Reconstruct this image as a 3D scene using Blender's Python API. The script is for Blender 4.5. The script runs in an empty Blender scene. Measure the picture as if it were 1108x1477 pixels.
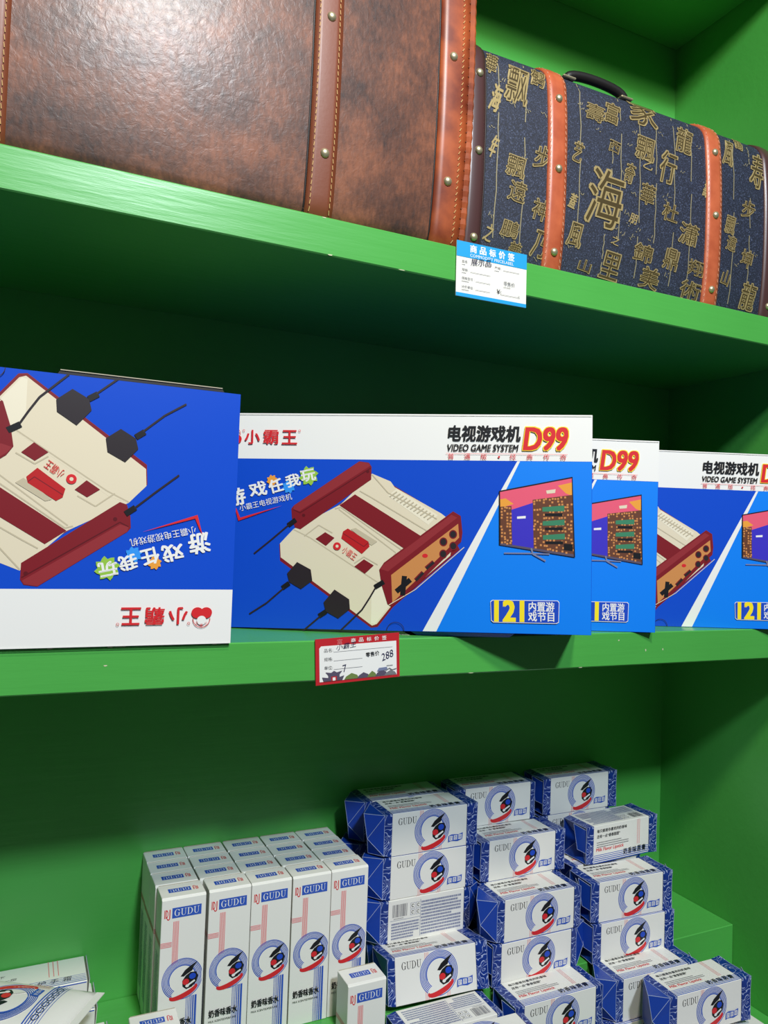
import bpy, bmesh, math, random
from mathutils import Vector, Matrix
from mathutils.geometry import tessellate_polygon
random.seed(7)
SC = bpy.context.scene
COL = SC.collection

# ------------------------------------------------------------------ camera
cam = bpy.data.cameras.new('camera'); camo = bpy.data.objects.new('camera', cam); COL.objects.link(camo)
SC.camera = camo
cam.sensor_fit = 'HORIZONTAL'; cam.sensor_width = 36.0; cam.lens = 1109 / 1108 * 36.0
cam.clip_start = 0.01
right = Vector((0.90194007, -0.43045705, 0.03479713))
down = Vector((0.0470325, 0.01781223, -0.99873453))
fwd = Vector((0.42929251, 0.90243529, 0.03631104))
camo.matrix_world = Matrix(((right.x, -down.x, -fwd.x, 0.0), (right.y, -down.y, -fwd.y, -0.7136),
                            (right.z, -down.z, -fwd.z, 0.0), (0, 0, 0, 1)))
# ------------------------------------------------------------------ light
SC.view_settings.view_transform = 'Standard'; SC.view_settings.look = 'None'
SC.view_settings.gamma = 1.0; SC.view_settings.use_curve_mapping = False
SC.view_settings.exposure = 0.0
w = bpy.data.worlds.new('shop_ambient'); SC.world = w; w.use_nodes = True
w.node_tree.nodes['Background'].inputs[0].default_value = (0.85, 0.95, 1.0, 1)
w.node_tree.nodes['Background'].inputs[1].default_value = 0.05


def lamp(name, loc, target, power, color, size):
    l = bpy.data.lights.new(name, 'AREA'); l.shape = 'DISK'; l.size = size; l.energy = power; l.color = color
    o = bpy.data.objects.new(name, l); COL.objects.link(o); o.location = loc
    o.rotation_euler = (Vector(target) - Vector(loc)).to_track_quat('-Z', 'Y').to_euler()
    return o


lamp('ceiling_lamp_near', (0.19, -0.99, 1.195), (0.55, 0.1, -0.3), 17, (1.0, 0.91, 0.76), 0.18)
lamp('ceiling_lamp_far', (0.36, -2.2, 1.75), (0.6, 0.1, -0.1), 68, (0.76, 0.87, 1.0), 0.26)


# ------------------------------------------------------------------ materials
def mat(name, color, rough=0.5, metal=0.0, coat=0.0, spec=0.5):
    m = bpy.data.materials.new(name); m.use_nodes = True
    b = m.node_tree.nodes['Principled BSDF']
    b.inputs['Base Color'].default_value = (*color, 1); b.inputs['Roughness'].default_value = rough
    b.inputs['Metallic'].default_value = metal; b.inputs['Coat Weight'].default_value = coat
    b.inputs['Coat Roughness'].default_value = 0.25; b.inputs['Specular IOR Level'].default_value = spec
    return m


def nn(m, t): return m.node_tree.nodes.new(t)


def lk(m, a, b): m.node_tree.links.new(a, b)


def coords(m, scale=(1, 1, 1)):
    tc = nn(m, 'ShaderNodeTexCoord'); mp = nn(m, 'ShaderNodeMapping'); mp.inputs['Scale'].default_value = scale
    lk(m, tc.outputs['Object'], mp.inputs['Vector']); return mp.outputs['Vector']


def noise(m, vec, scale, detail=4, rough=0.5, dist=0.0):
    n = nn(m, 'ShaderNodeTexNoise'); n.inputs['Scale'].default_value = scale; n.inputs['Detail'].default_value = detail
    n.inputs['Roughness'].default_value = rough; n.inputs['Distortion'].default_value = dist
    lk(m, vec, n.inputs['Vector']); return n.outputs['Fac']


def ramp(m, fac, stops):
    r = nn(m, 'ShaderNodeValToRGB'); e = r.color_ramp.elements
    e[0].position, e[0].color = stops[0][0], (*stops[0][1], 1); e[1].position, e[1].color = stops[-1][0], (*stops[-1][1], 1)
    for p, c in stops[1:-1]:
        x = e.new(p); x.color = (*c, 1)
    lk(m, fac, r.inputs['Fac']); return r.outputs['Color']


def bump(m, fac, strength, dist=0.001):
    b = nn(m, 'ShaderNodeBump'); b.inputs['Strength'].default_value = strength; b.inputs['Distance'].default_value = dist
    lk(m, fac, b.inputs['Height']); lk(m, b.outputs['Normal'], m.node_tree.nodes['Principled BSDF'].inputs['Normal'])


def base(m, col): lk(m, col, m.node_tree.nodes['Principled BSDF'].inputs['Base Color'])


def srgb(r, g, b):
    f = lambda c: (c / 255 / 12.92) if c / 255 <= 0.04045 else ((c / 255 + 0.055) / 1.055) ** 2.4
    return (f(r), f(g), f(b))


M = {}
g = M['green'] = mat('green_gloss_paint', srgb(55, 178, 72), 0.32)
v = coords(g, (1.2, 14, 14)); n1 = noise(g, v, 7, 6, 0.6)
v2 = coords(g); n2 = noise(g, v2, 3, 3)
base(g, ramp(g, n2, [(0.3, srgb(72, 162, 68)), (0.7, srgb(82, 174, 78))]))
bump(g, n1, 0.28, 0.0012)
M['floor'] = mat('grey_floor_tile', srgb(150, 150, 148), 0.4)
M['chip'] = mat('chipped_paint', srgb(205, 205, 170), 0.7)


def paper(name, c, rough=0.38):
    m = mat(name, c, rough); return m


PAL = dict(white=(238, 237, 232), blue=(28, 72, 190), lblue=(4, 128, 240), red=(214, 40, 46), black=(22, 22, 26),
           yellow=(250, 225, 40), cream=(226, 214, 186), creamd=(196, 184, 156), maroon=(126, 24, 34), maroond=(92, 14, 24), maroonl=(146, 44, 50), creaml=(236, 227, 202), deepdark=(14, 46, 140), rlever=(186, 30, 34),
           tan=(206, 138, 78), charcoal=(42, 34, 38), green_p=(150, 196, 70), orange=(236, 160, 60), cyan=(50, 150, 240),
           pink=(232, 92, 118), brown=(104, 62, 44), indigo=(60, 50, 190), teal=(60, 130, 96), logo=(48, 88, 186), slate=(120, 128, 160),
           grey=(120, 120, 124), rose=(232, 120, 122), skyblue=(36, 160, 220), cardred=(190, 36, 44), purple=(88, 80, 100), hill=(110, 130, 70), olive=(74, 62, 36), ink=(30, 30, 70))
for k, c in PAL.items(): M['p_' + k] = paper('print_' + k, srgb(*c))
M['carton'] = paper('white_carton', srgb(236, 234, 226), 0.42)
n = noise(M['carton'], coords(M['carton']), 60, 3); bump(M['carton'], n, 0.12, 0.0006)
M['gcarton'] = paper('blue_carton', srgb(22, 62, 175), 0.33)
M['glossblue'] = paper('gloss_blue_print', srgb(18, 76, 200), 0.28)
n = noise(M['glossblue'], coords(M['glossblue']), 14, 3); bump(M['glossblue'], n, 0.15, 0.0008)
M['p_deep'] = M['glossblue']
# blue wrapping paper with white doodle pattern
m = M['wrap'] = mat('patterned_blue_wrapping', srgb(30, 70, 170), 0.3)
nz = noise(m, coords(m), 58, 1.0, 0.4, 1.4)
mm = nn(m, 'ShaderNodeMath'); mm.operation = 'MULTIPLY'; mm.inputs[1].default_value = 7.0; lk(m, nz, mm.inputs[0])
fr = nn(m, 'ShaderNodeMath'); fr.operation = 'FRACT'; lk(m, mm.outputs[0], fr.inputs[0])
base(m, ramp(m, fr.outputs[0], [(0.0, srgb(18, 46, 122)), (0.74, srgb(22, 56, 140)), (0.82, srgb(180, 192, 226)), (0.88, srgb(176, 188, 222)), (0.96, srgb(20, 52, 134))]))
M['plainblue'] = mat('plain_blue_paper', srgb(20, 62, 160), 0.34)
M['edge'] = mat('white_paper_edge', srgb(180, 192, 222), 0.5)
# leather
m = M['leather'] = mat('mottled_brown_leather', srgb(110, 66, 48), 0.55, coat=0.28)
vv = coords(m)
na = noise(m, vv, 14, 8, 0.65); nb = noise(m, coords(m, (3, 3, 1)), 90, 4, 0.6)
mx = nn(m, 'ShaderNodeMath'); mx.operation = 'MULTIPLY_ADD'; mx.inputs[1].default_value = 0.35; lk(m, nb, mx.inputs[0]); lk(m, na, mx.inputs[2])
base(m, ramp(m, mx.outputs[0], [(0.50, srgb(58, 36, 30)), (0.66, srgb(96, 58, 42)), (0.84, srgb(136, 82, 56))]))
nc = noise(m, vv, 130, 6, 0.6, 0.6); bump(m, nc, 0.33, 0.0013); m.node_tree.nodes['Principled BSDF'].inputs['Coat Roughness'].default_value = 0.27; lk(m, m.node_tree.nodes['Bump'].outputs['Normal'], m.node_tree.nodes['Principled BSDF'].inputs['Coat Normal'])
m = M['strap'] = mat('tan_leather', srgb(122, 62, 36), 0.5, coat=0.06); bump(m, noise(m, coords(m), 220, 3), 0.15, 0.0006)
m = M['edgeleather'] = mat('orange_brown_leather', srgb(150, 68, 34), 0.45, coat=0.1)
base(m, ramp(m, noise(m, coords(m), 30, 5), [(0.35, srgb(120, 50, 26)), (0.65, srgb(172, 84, 42))]))
m = M['orangestrap'] = mat('orange_leather', srgb(188, 92, 58), 0.42, coat=0.2)
base(m, ramp(m, noise(m, coords(m), 40, 4), [(0.3, srgb(172, 80, 48)), (0.7, srgb(202, 104, 66))]))
M['darkleather'] = mat('dark_brown_leather', srgb(74, 46, 46), 0.4, coat=0.3)
m = M['brocade'] = mat('navy_brocade', srgb(36, 44, 66), 0.7)
nz = noise(m, coords(m), 620, 2, 0.7)
base(m, ramp(m, nz, [(0.42, srgb(20, 25, 40)), (0.60, srgb(40, 48, 72)), (0.74, srgb(100, 112, 140))])); bump(m, nz, 0.5, 0.001)
M['gold'] = mat('gold_thread', srgb(176, 156, 106), 0.45, metal=0.3)
M['goldthin'] = mat('pale_gold_thread', srgb(160, 150, 118), 0.5, metal=0.25)
M['brass'] = mat('aged_brass', srgb(206, 196, 160), 0.38, metal=0.75)
M['stitch'] = mat('tan_thread', srgb(196, 158, 100), 0.7)
M['stitchpale'] = mat('pale_pink_thread', srgb(216, 160, 130), 0.7)
M['blackpiping'] = mat('black_piping', srgb(24, 20, 20), 0.5)
M['fold'] = mat('raw_card_edge', srgb(180, 172, 150), 0.7)


# ------------------------------------------------------------------ helpers
def link_mesh(name, me, parent=None, mats=()):
    o = bpy.data.objects.new(name, me); COL.objects.link(o)
    for mt in mats: me.materials.append(mt)
    if parent is not None: o.parent = parent
    return o


def bm_obj(name, bm, material, parent=None, smooth=False):
    me = bpy.data.meshes.new(name); bm.normal_update(); bm.to_mesh(me); bm.free()
    if smooth:
        for p in me.polygons: p.use_smooth = True
    return link_mesh(name, me, parent, (material,))


def box_bm(x0, x1, y0, y1, z0, z1, bev=0.0, seg=1):
    bm = bmesh.new()
    vs = [bm.verts.new((x, y, z)) for x in (x0, x1) for y in (y0, y1) for z in (z0, z1)]
    for f in ((0, 1, 3, 2), (4, 6, 7, 5), (0, 4, 5, 1), (2, 3, 7, 6), (0, 2, 6, 4), (1, 5, 7, 3)):
        bm.faces.new([vs[i] for i in f])
    bmesh.ops.recalc_face_normals(bm, faces=bm.faces)
    if bev: bmesh.ops.bevel(bm, geom=bm.edges[:], offset=bev, segments=seg, affect='EDGES', profile=0.7)
    return bm


def add_box(bm, x0, x1, y0, y1, z0, z1):
    vs = [bm.verts.new((x, y, z)) for x in (x0, x1) for y in (y0, y1) for z in (z0, z1)]
    for f in ((0, 1, 3, 2), (4, 6, 7, 5), (0, 4, 5, 1), (2, 3, 7, 6), (0, 2, 6, 4), (1, 5, 7, 3)):
        bm.faces.new([vs[i] for i in f])


def add_bar(bm, a, b, w=0.0006):
    a = Vector(a); b = Vector(b); d = (b - a)
    if d.length < 1e-6: return
    d.normalize(); s = d.orthogonal().normalized() * w; t = d.cross(s).normalized() * w
    va = [bm.verts.new(a + p) for p in (s, t, -s, -t)]; vb = [bm.verts.new(b + p) for p in (s, t, -s, -t)]
    for i in range(4): bm.faces.new((va[i], va[(i + 1) % 4], vb[(i + 1) % 4], vb[i]))
    bm.faces.new(va[::-1]); bm.faces.new(vb)


def tube_bm(bm, pts, r, n=8):
    pts = [Vector(p) for p in pts]; rings = []
    for i, p in enumerate(pts):
        d = (pts[min(i + 1, len(pts) - 1)] - pts[max(i - 1, 0)]).normalized()
        s = d.cross(Vector((0, 1, 0.01))).normalized(); t = d.cross(s)
        rr = r[i] if isinstance(r, (list, tuple)) else r
        rings.append([bm.verts.new(p + (s * math.cos(2 * math.pi * k / n) + t * math.sin(2 * math.pi * k / n)) * rr) for k in range(n)])
    for a, b in zip(rings, rings[1:]):
        for k in range(n): bm.faces.new((a[k], a[(k + 1) % n], b[(k + 1) % n], b[k]))
    bm.faces.new(rings[0][::-1]); bm.faces.new(rings[-1])


def thing(name, label, cat, loc=(0, 0, 0), rot=(0, 0, 0), group=None):
    o = bpy.data.objects.new(name, None); COL.objects.link(o); o.empty_display_size = 0.02
    o.location = loc; o.rotation_mode = 'XYZ'; o.rotation_euler = rot
    o['label'] = label; o['category'] = cat
    if group: o['group'] = group
    return o


def copy_tree(o, parent=None):
    c = o.copy(); COL.objects.link(c)
    if parent is not None: c.parent = parent
    for ch in list(o.children): copy_tree(ch, c)
    return c


_gl = {}


def glyphs(s, bold, res):
    key = (s, bold, res)
    if key in _gl: return _gl[key]
    cu = bpy.data.curves.new('glyph', 'FONT'); cu.body = s; cu.offset = 0.0; cu.resolution_u = res + 1; cu.size = 1.0
    ob = bpy.data.objects.new('glyph', cu); COL.objects.link(ob)
    dg = bpy.context.evaluated_depsgraph_get(); dg.update()
    me = bpy.data.meshes.new_from_object(ob.evaluated_get(dg))
    vs = [(q.co.x, q.co.y) for q in me.vertices]; fs = [tuple(p.vertices) for p in me.polygons]
    bpy.data.objects.remove(ob); bpy.data.curves.remove(cu); bpy.data.meshes.remove(me)
    xs = [q[0] for q in vs]; ys = [q[1] for q in vs]
    x0, x1, y0, y1 = min(xs), max(xs), min(ys), max(ys)
    vs = [((a - x0) / (x1 - x0), (b - y0) / (y1 - y0)) for a, b in vs]
    _gl[key] = (vs, fs); return _gl[key]


class Print:
    sub = 0
    """flat printing in millimetres; build() maps it onto a face of the real thing"""
    def __init__(s, step=0.00003): s.v = []; s.f = []; s.c = []; s.cols = []; s.layer = 0; s.step = step; s.z = []

    def _add(s, vs, fs, col, new=True):
        if new: s.layer += 1; s.sub = 0
        s.sub = (s.sub + 1) % 7
        if col not in s.cols: s.cols.append(col)
        b = len(s.v); s.v += vs; s.z += [s.layer + 0.11 * s.sub] * len(vs); ci = s.cols.index(col)
        for f in fs:
            a = sum(vs[f[i]][0] * vs[f[(i + 1) % len(f)]][1] - vs[f[(i + 1) % len(f)]][0] * vs[f[i]][1] for i in range(len(f)))
            if abs(a) < 1e-10: continue
            f = f if a > 0 else f[::-1]
            s.f.append([b + i for i in f]); s.c.append(ci)

    def poly(s, pts, col, new=True):
        t = tessellate_polygon([[Vector((p[0], p[1], 0)) for p in pts]]); s._add([tuple(p) for p in pts], [tuple(q) for q in t], col, new)

    def rect(s, x0, y0, x1, y1, col, new=True): s._add([(x0, y0), (x1, y0), (x1, y1), (x0, y1)], [(0, 1, 2, 3)], col, new)

    def line(s, p, q, w, col, new=True):
        dx, dy = q[0] - p[0], q[1] - p[1]; l = math.hypot(dx, dy) or 1; a, b = -dy / l * w / 2, dx / l * w / 2
        s._add([(p[0] + a, p[1] + b), (p[0] - a, p[1] - b), (q[0] - a, q[1] - b), (q[0] + a, q[1] + b)], [(0, 1, 2, 3)], col, new)

    def pline(s, pts, w, col, new=True):
        for i in range(len(pts) - 1): s.line(pts[i], pts[i + 1], w, col, new and i == 0)

    def ell(s, c, rx, ry, col, rot=0, n=24, new=True):
        cr, sr = math.cos(rot), math.sin(rot); pts = []
        for k in range(n):
            a = 2 * math.pi * k / n; x, y = rx * math.cos(a), ry * math.sin(a); pts.append((c[0] + x * cr - y * sr, c[1] + x * sr + y * cr))
        s._add(pts, [tuple(range(n))], col, new)

    def arc(s, c, r0, r1, a0, a1, col, n=32, new=True, clip=None, sy=1.0):
        vs = []
        for k in range(n + 1):
            a = a0 + (a1 - a0) * k / n
            for r in (r0, r1):
                x = c[0] + r * math.cos(a); y = c[1] + r * math.sin(a) * sy
                if clip is not None: x = min(x, clip)
                vs.append((x, y))
        s._add(vs, [(2 * k, 2 * k + 1, 2 * k + 3, 2 * k + 2) for k in range(n)], col, new)

    def text(s, t, p0, p1, h, col, bold=0.0, shear=0.0, res=1, new=True):
        vs, fs = glyphs(t, bold, res); dx, dy = p1[0] - p0[0], p1[1] - p0[1]; l = math.hypot(dx, dy)
        ux, uy = -dy / l * h + dx / l * shear * h, dx / l * h + dy / l * shear * h
        if bold <= 0.02: offs = ((0, 0),)
        else:
            e = bold * h * 0.42; offs = ((-e, -e * .7), (e, -e * .7), (-e, e * .7), (e, e * .7))
            if bold > 0.05: offs += ((0, -e * .7), (0, e * .7), (-e, 0), (e, 0))
        for i, (ox, oy) in enumerate(offs):
            s._add([(p0[0] + ox + dx * a + ux * b, p0[1] + oy + dy * a + uy * b) for a, b in vs], fs, col, new and i == 0)

    def serif(s, p0, p1, h, col):
        """GUDU in a high contrast serif face"""
        s.layer += 1
        dx, dy = (p1[0] - p0[0]), (p1[1] - p0[1]); l = math.hypot(dx, dy); nx, ny = -dy / l * h, dx / l * h
        cw = 1 / 4.0

        def P(i, x, y): X = (i + 0.04 + x * 0.92) * cw; return (p0[0] + dx * X + nx * y, p0[1] + dy * X + ny * y)

        def R(i, x0, y0, x1, y1): s._add([P(i, x0, y0), P(i, x1, y0), P(i, x1, y1), P(i, x0, y1)], [(0, 1, 2, 3)], col, False)

        def A(i, cx, cy, rx, ry, a0, a1, wf, n=14):
            vs = []
            for k in range(n + 1):
                a = math.radians(a0 + (a1 - a0) * k / n); w_ = wf(a)
                vs.append(P(i, cx + rx * math.cos(a), cy + ry * math.sin(a)))
                vs.append(P(i, cx + (rx - w_) * math.cos(a), cy + (ry - w_ * .6) * math.sin(a)))
            s._add(vs, [(2 * k, 2 * k + 1, 2 * k + 3, 2 * k + 2) for k in range(n)], col, False)
        A(0, .48, .5, .46, .52, 38, 318, lambda a: .05 + .13 * abs(math.cos(a)))
        R(0, .72, .05, .86, .45); R(0, .58, .42, .98, .47); R(0, .80, .68, .85, .98)
        for i in (1, 3):
            R(i, .12, .32, .27, 1); R(i, .0, .95, .4, 1); R(i, .76, .32, .82, 1); R(i, .62, .95, .98, 1)
            A(i, .47, .34, .35, .36, 180, 360, lambda a: .06 + .10 * max(0, -math.cos(a)))
        R(2, .12, 0, .27, 1); R(2, 0, 0, .4, .05); R(2, 0, .95, .4, 1)
        A(2, .36, .5, .56, .5, -90, 90, lambda a: .05 + .12 * abs(math.cos(a)))

    def dj(s, x, y, wd, h, flip=1):
        """two narrow interlocked red capitals"""
        s.layer += 1; q = lambda a, b: (x + a * wd * flip, y + b * h * flip)
        for a0, a1, b0 in ((0.0, .13, .0), (.22, .35, .0)):
            s._add([q(a0, b0), q(a1, b0), q(a1, 1), q(a0, 1)], [(0, 1, 2, 3)], 'red', False)
        vs = []
        for k in range(9):
            a = math.radians(-90 + 180 * k / 8)
            for r in (1, .68): vs.append(q(.34 + .30 * r * math.cos(a), .5 + .5 * r * math.sin(a)))
        s._add(vs, [(2 * k, 2 * k + 1, 2 * k + 3, 2 * k + 2) for k in range(8)], 'red', False)
        s._add([q(.82, -.02), q(.98, -.02), q(.98, 1), q(.82, 1)], [(0, 1, 2, 3)], 'red', False)
        vs = []
        for k in range(7):
            a = math.radians(180 + 180 * k / 6)
            for r in (1, .5): vs.append(q(.70 + .28 * r * math.cos(a), -.0 + .26 * r * math.sin(a)))
        s._add(vs, [(2 * k, 2 * k + 1, 2 * k + 3, 2 * k + 2) for k in range(6)], 'red', False)

    def dashes(s, x0, y0, x1, y1, rows, col, fill=0.55, mn=0.5, mx=1.6, seed=1):
        rnd = random.Random(seed); s.layer += 1; dy = (y1 - y0) / rows
        for r in range(rows):
            x = x0; yb = y0 + r * dy; end = x1 - (rnd.random() < .3) * rnd.random() * .3 * (x1 - x0)
            while x < end:
                w_ = rnd.uniform(mn, mx); s._add([(x, yb), (min(x + w_, end), yb), (min(x + w_, end), yb + dy * fill), (x, yb + dy * fill)], [(0, 1, 2, 3)], col, False)
                x += w_ + rnd.uniform(.25, .5)

    def build(s, name, fn, parent):
        me = bpy.data.meshes.new(name)
        me.from_pydata([fn(a / 1000, b / 1000, 0.00012 + k * s.step) for (a, b), k in zip(s.v, s.z)], [], s.f)
        for c in s.cols: me.materials.append(M['p_' + c] if 'p_' + c in M else M[c])
        me.polygons.foreach_set('material_index', s.c); me.update()
        o = bpy.data.objects.new(name, me); COL.objects.link(o); o.parent = parent
        return o


def plane(O, U, V):
    O, U, V = Vector(O), Vector(U), Vector(V); N = U.cross(V)
    return lambda a, b, k: tuple(O + U * a + V * b + N * k)


# ------------------------------------------------------------------ structure: floor and the shelving unit
ZF, ZS, ZL, ZLb, ZU, ZUb, ZT, YB, XR = -0.68, -0.576, -0.1012, -0.141, 0.3208, 0.2822, 0.8977, 0.2945, 1.03
fl = bm_obj('floor', box_bm(-2.5, 3.5, -3.2, 0.6, -1.42, -1.40), M['floor']); fl['kind'] = 'structure'
u = thing('shelving_unit', 'bright green painted built-in shelving unit holding the suitcases and boxes', 'shelf', (0, 0, 0))
XL = -0.75
bm_obj('back_panel', box_bm(XL, XR + 0.04, YB, YB + 0.02, -1.40, ZT + 0.04), M['green'], u)
bm_obj('side_panel', box_bm(XR, XR + 0.04, 0.0, YB, -1.40, ZT + 0.04), M['green'], u)
bm_obj('side_panel', box_bm(XL - 0.04, XL, 0.0, YB, -1.40, ZT + 0.04), M['green'], u)
for nme, a, b in (('top_board', ZT, ZT + 0.04), ('shelf_board', ZUb, ZU), ('shelf_board', ZLb, ZL), ('base_board', ZF - 0.04, ZF)):
    bm_obj(nme, box_bm(XL, XR - 0.0002, 0.0, YB - 0.0002, a, b, 0.0012), M['green'], u)
st = bm_obj('step_platform', box_bm(XL + 0.001, XR - 0.0004, 0.140, YB - 0.0004, ZF + 0.022, ZS, 0.001), M['green'], u)
bm_obj('step_platform', box_bm(XL + 0.001, XR - 0.0004, 0.1408, YB - 0.0004, ZF, ZF + 0.0795, 0.0008), M['green'], u)
# bare chips where the paint is knocked off the shelf edges
bm = bmesh.new(); rnd = random.Random(3)


def chip(x, z, w_, h_):
    n_ = 7; vs = [bm.verts.new((x + math.cos(2 * math.pi * k / n_) * w_ * rnd.uniform(.5, 1), -0.0002, z + math.sin(2 * math.pi * k / n_) * h_ * rnd.uniform(.5, 1))) for k in range(n_)]
    bm.faces.new(vs)


for x, z, w_, h_ in ((0.078, ZL - .001, .004, .0006), (0.087, ZL - .0008, .006, .0005), (0.17, ZL - .0008, .003, .0005), (0.03, ZL - .001, .003, .0005),
                     (0.075, ZL - .017, .002, .0008), (0.657, ZL - .009, .0014, .001), (0.70, ZL - .022, .0012, .002), (0.728, ZL - .022, .001, .0018),
                     (0.262, ZU - .0012, .003, .0006), (0.27, ZUb + .001, .004, .0008), (0.35, ZUb + .0006, .005, .0006), (0.45, ZLb + .0006, .004, .0005), (0.6, ZLb + .0006, .004, .0005)):
    chip(x, z, w_, h_)
pc_ = bm_obj('paint_chips', bm, M['chip'], u); pc_['kind'] = 'stuff'

# ------------------------------------------------------------------ suitcases


def profile(y0, y1, z0, z1, rb, rt, bulge):
    """front-to-top outline (y,z): from bottom front, up the bowed front, over the rolled lid edge to the back"""
    pts = []
    for k in range(7):
        a = math.radians(-90 - 90 * k / 6); pts.append((y0 + rb + rb * math.cos(a), z0 + rb + rb * math.sin(a)))
    for k in range(1, 16): pts.append((y0, z0 + rb + (z1 - rt - z0 - rb) * k / 16))
    for k in range(9):
        a = math.radians(180 - 90 * k / 8); pts.append((y0 + rt + rt * math.cos(a), z1 - rt + rt * math.sin(a)))
    for k in range(1, 8): pts.append((y0 + rt + (y1 - rt - y0) * k / 8, z1))
    zm = (z0 + z1) / 2
    out = []
    for y, z in pts:
        t = abs((z - zm) / ((z1 - z0) / 2)); f = max(0, 1 - (y - y0) / 0.12)
        out.append((y + bulge * t ** 2.5 * f, z))
    return out


class Shell:
    def __init__(s, *a):
        s.p = profile(*a); s.n = []; s.s = [0]
        for i in range(len(s.p)):
            a_, b_ = s.p[max(i - 1, 0)], s.p[min(i + 1, len(s.p) - 1)]; ty, tz = b_[0] - a_[0], b_[1] - a_[1]; l = math.hypot(ty, tz)
            s.n.append((-tz / l, ty / l))
        for a_, b_ in zip(s.p, s.p[1:]): s.s.append(s.s[-1] + math.hypot(b_[0] - a_[0], b_[1] - a_[1]))

    def at(s, t, off=0):
        t = max(0, min(t, s.s[-1] - 1e-6)); i = 0
        while s.s[i + 1] < t: i += 1
        f = (t - s.s[i]) / (s.s[i + 1] - s.s[i]); L = lambda a, b: a + (b - a) * f
        y, z = L(s.p[i][0], s.p[i + 1][0]), L(s.p[i][1], s.p[i + 1][1]); ny, nz = L(s.n[i][0], s.n[i + 1][0]), L(s.n[i][1], s.n[i + 1][1])
        return (y + ny * off, z + nz * off)

    def band(s, name, x0, x1, off, material, parent, t0=0, t1=None, edge=True, crown=0.0, nx=4):
        t1 = s.s[-1] if t1 is None else t1; bm = bmesh.new(); N = 60; rows = []
        for k in range(N + 1):
            t = t0 + (t1 - t0) * k / N; row = []
            row.append(bm.verts.new((x0, *s.at(t, -0.0004))))
            for j in range(nx + 1):
                q = j / nx; row.append(bm.verts.new((x0 + (x1 - x0) * q, *s.at(t, off + crown * (1 - (2 * q - 1) ** 2)))))
            row.append(bm.verts.new((x1, *s.at(t, -0.0004)))); rows.append(row)
        for a, b in zip(rows, rows[1:]):
            for i in range(len(a) - 1): bm.faces.new((a[i], a[i + 1], b[i + 1], b[i]))
        bm.faces.new(rows[0][::-1]) ; bm.faces.new(rows[-1])
        return bm_obj(name, bm, material, parent, True)

    def body(s, name, x0, x1, y1, material, parent, r=0.012):
        bm = bmesh.new(); loops = []
        prof = s.p + [(y1, s.p[-1][1] - 0.01), (y1, s.p[0][1] + 0.01), (s.p[0][0] + .01, s.p[0][1])]
        for x, ins in ((x0, r * 0.6), (x0 + r * 0.3, r * 0.18), (x0 + r, 0), (x1 - r, 0), (x1 - r * 0.3, r * 0.18), (x1, r * 0.6)):
            cy = (min(p[0] for p in prof) + y1) / 2; cz = (prof[0][1] + s.p[-1][1]) / 2
            loops.append([bm.verts.new((x, cy + (y - cy) * (1 - ins / 0.12), cz + (z - cz) * (1 - ins / 0.2))) for y, z in prof])
        for a, b in zip(loops, loops[1:]):
            for i in range(len(a)): bm.faces.new((a[i], a[(i + 1) % len(a)], b[(i + 1) % len(a)], b[i]))
        bm.faces.new(loops[0]); bm.faces.new(loops[-1][::-1])
        bmesh.ops.recalc_face_normals(bm, faces=bm.faces)
        o = bm_obj(name, bm, material, parent)
        for p in o.data.polygons: p.use_smooth = len(p.vertices) == 4
        return o

    def stitches(s, x, off, material, parent, t0, t1, length=0.0042, gap=0.0022, wd=0.0005, slant=0.0):
        bm = bmesh.new(); t = t0
        while t < t1:
            add_bar(bm, (x - slant, *s.at(t, off)), (x + slant, *s.at(t + length, off)), wd); t += length + gap
        o = bm_obj('stitching', bm, material, parent); o['kind'] = 'stuff'; return o

    def rivet(s, x, t, off, parent, r=0.0052):
        bm = bmesh.new(); y, z = s.at(t, off); y2, z2 = s.at(t, off + 1); n_ = Vector((0, y2 - y, z2 - z)).normalized()
        a = Vector((1, 0, 0)); b = n_.cross(a); rings = []
        for q, h_ in ((1, 0), (.93, .28), (.72, .52), (.4, .68)):
            rings.append([bm.verts.new(Vector((x, y, z)) + (a * math.cos(k * math.pi / 6) + b * math.sin(k * math.pi / 6)) * r * q + n_ * r * h_) for k in range(12)])
        top = bm.verts.new(Vector((x, y, z)) + n_ * r * .74)
        for p, q in zip(rings, rings[1:]):
            for k in range(12): bm.faces.new((p[k], p[(k + 1) % 12], q[(k + 1) % 12], q[k]))
        for k in range(12): bm.faces.new((rings[-1][k], rings[-1][(k + 1) % 12], top))
        return bm_obj('rivet', bm, M['brass'], parent, True)


def tz(sh, z):   # arc length where the front reaches height z
    for i in range(len(sh.p)):
        if sh.p[i][1] >= z: return sh.s[i - 1] + (sh.s[i] - sh.s[i - 1]) * (z - sh.p[i - 1][1]) / max(1e-6, sh.p[i][1] - sh.p[i - 1][1])


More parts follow.
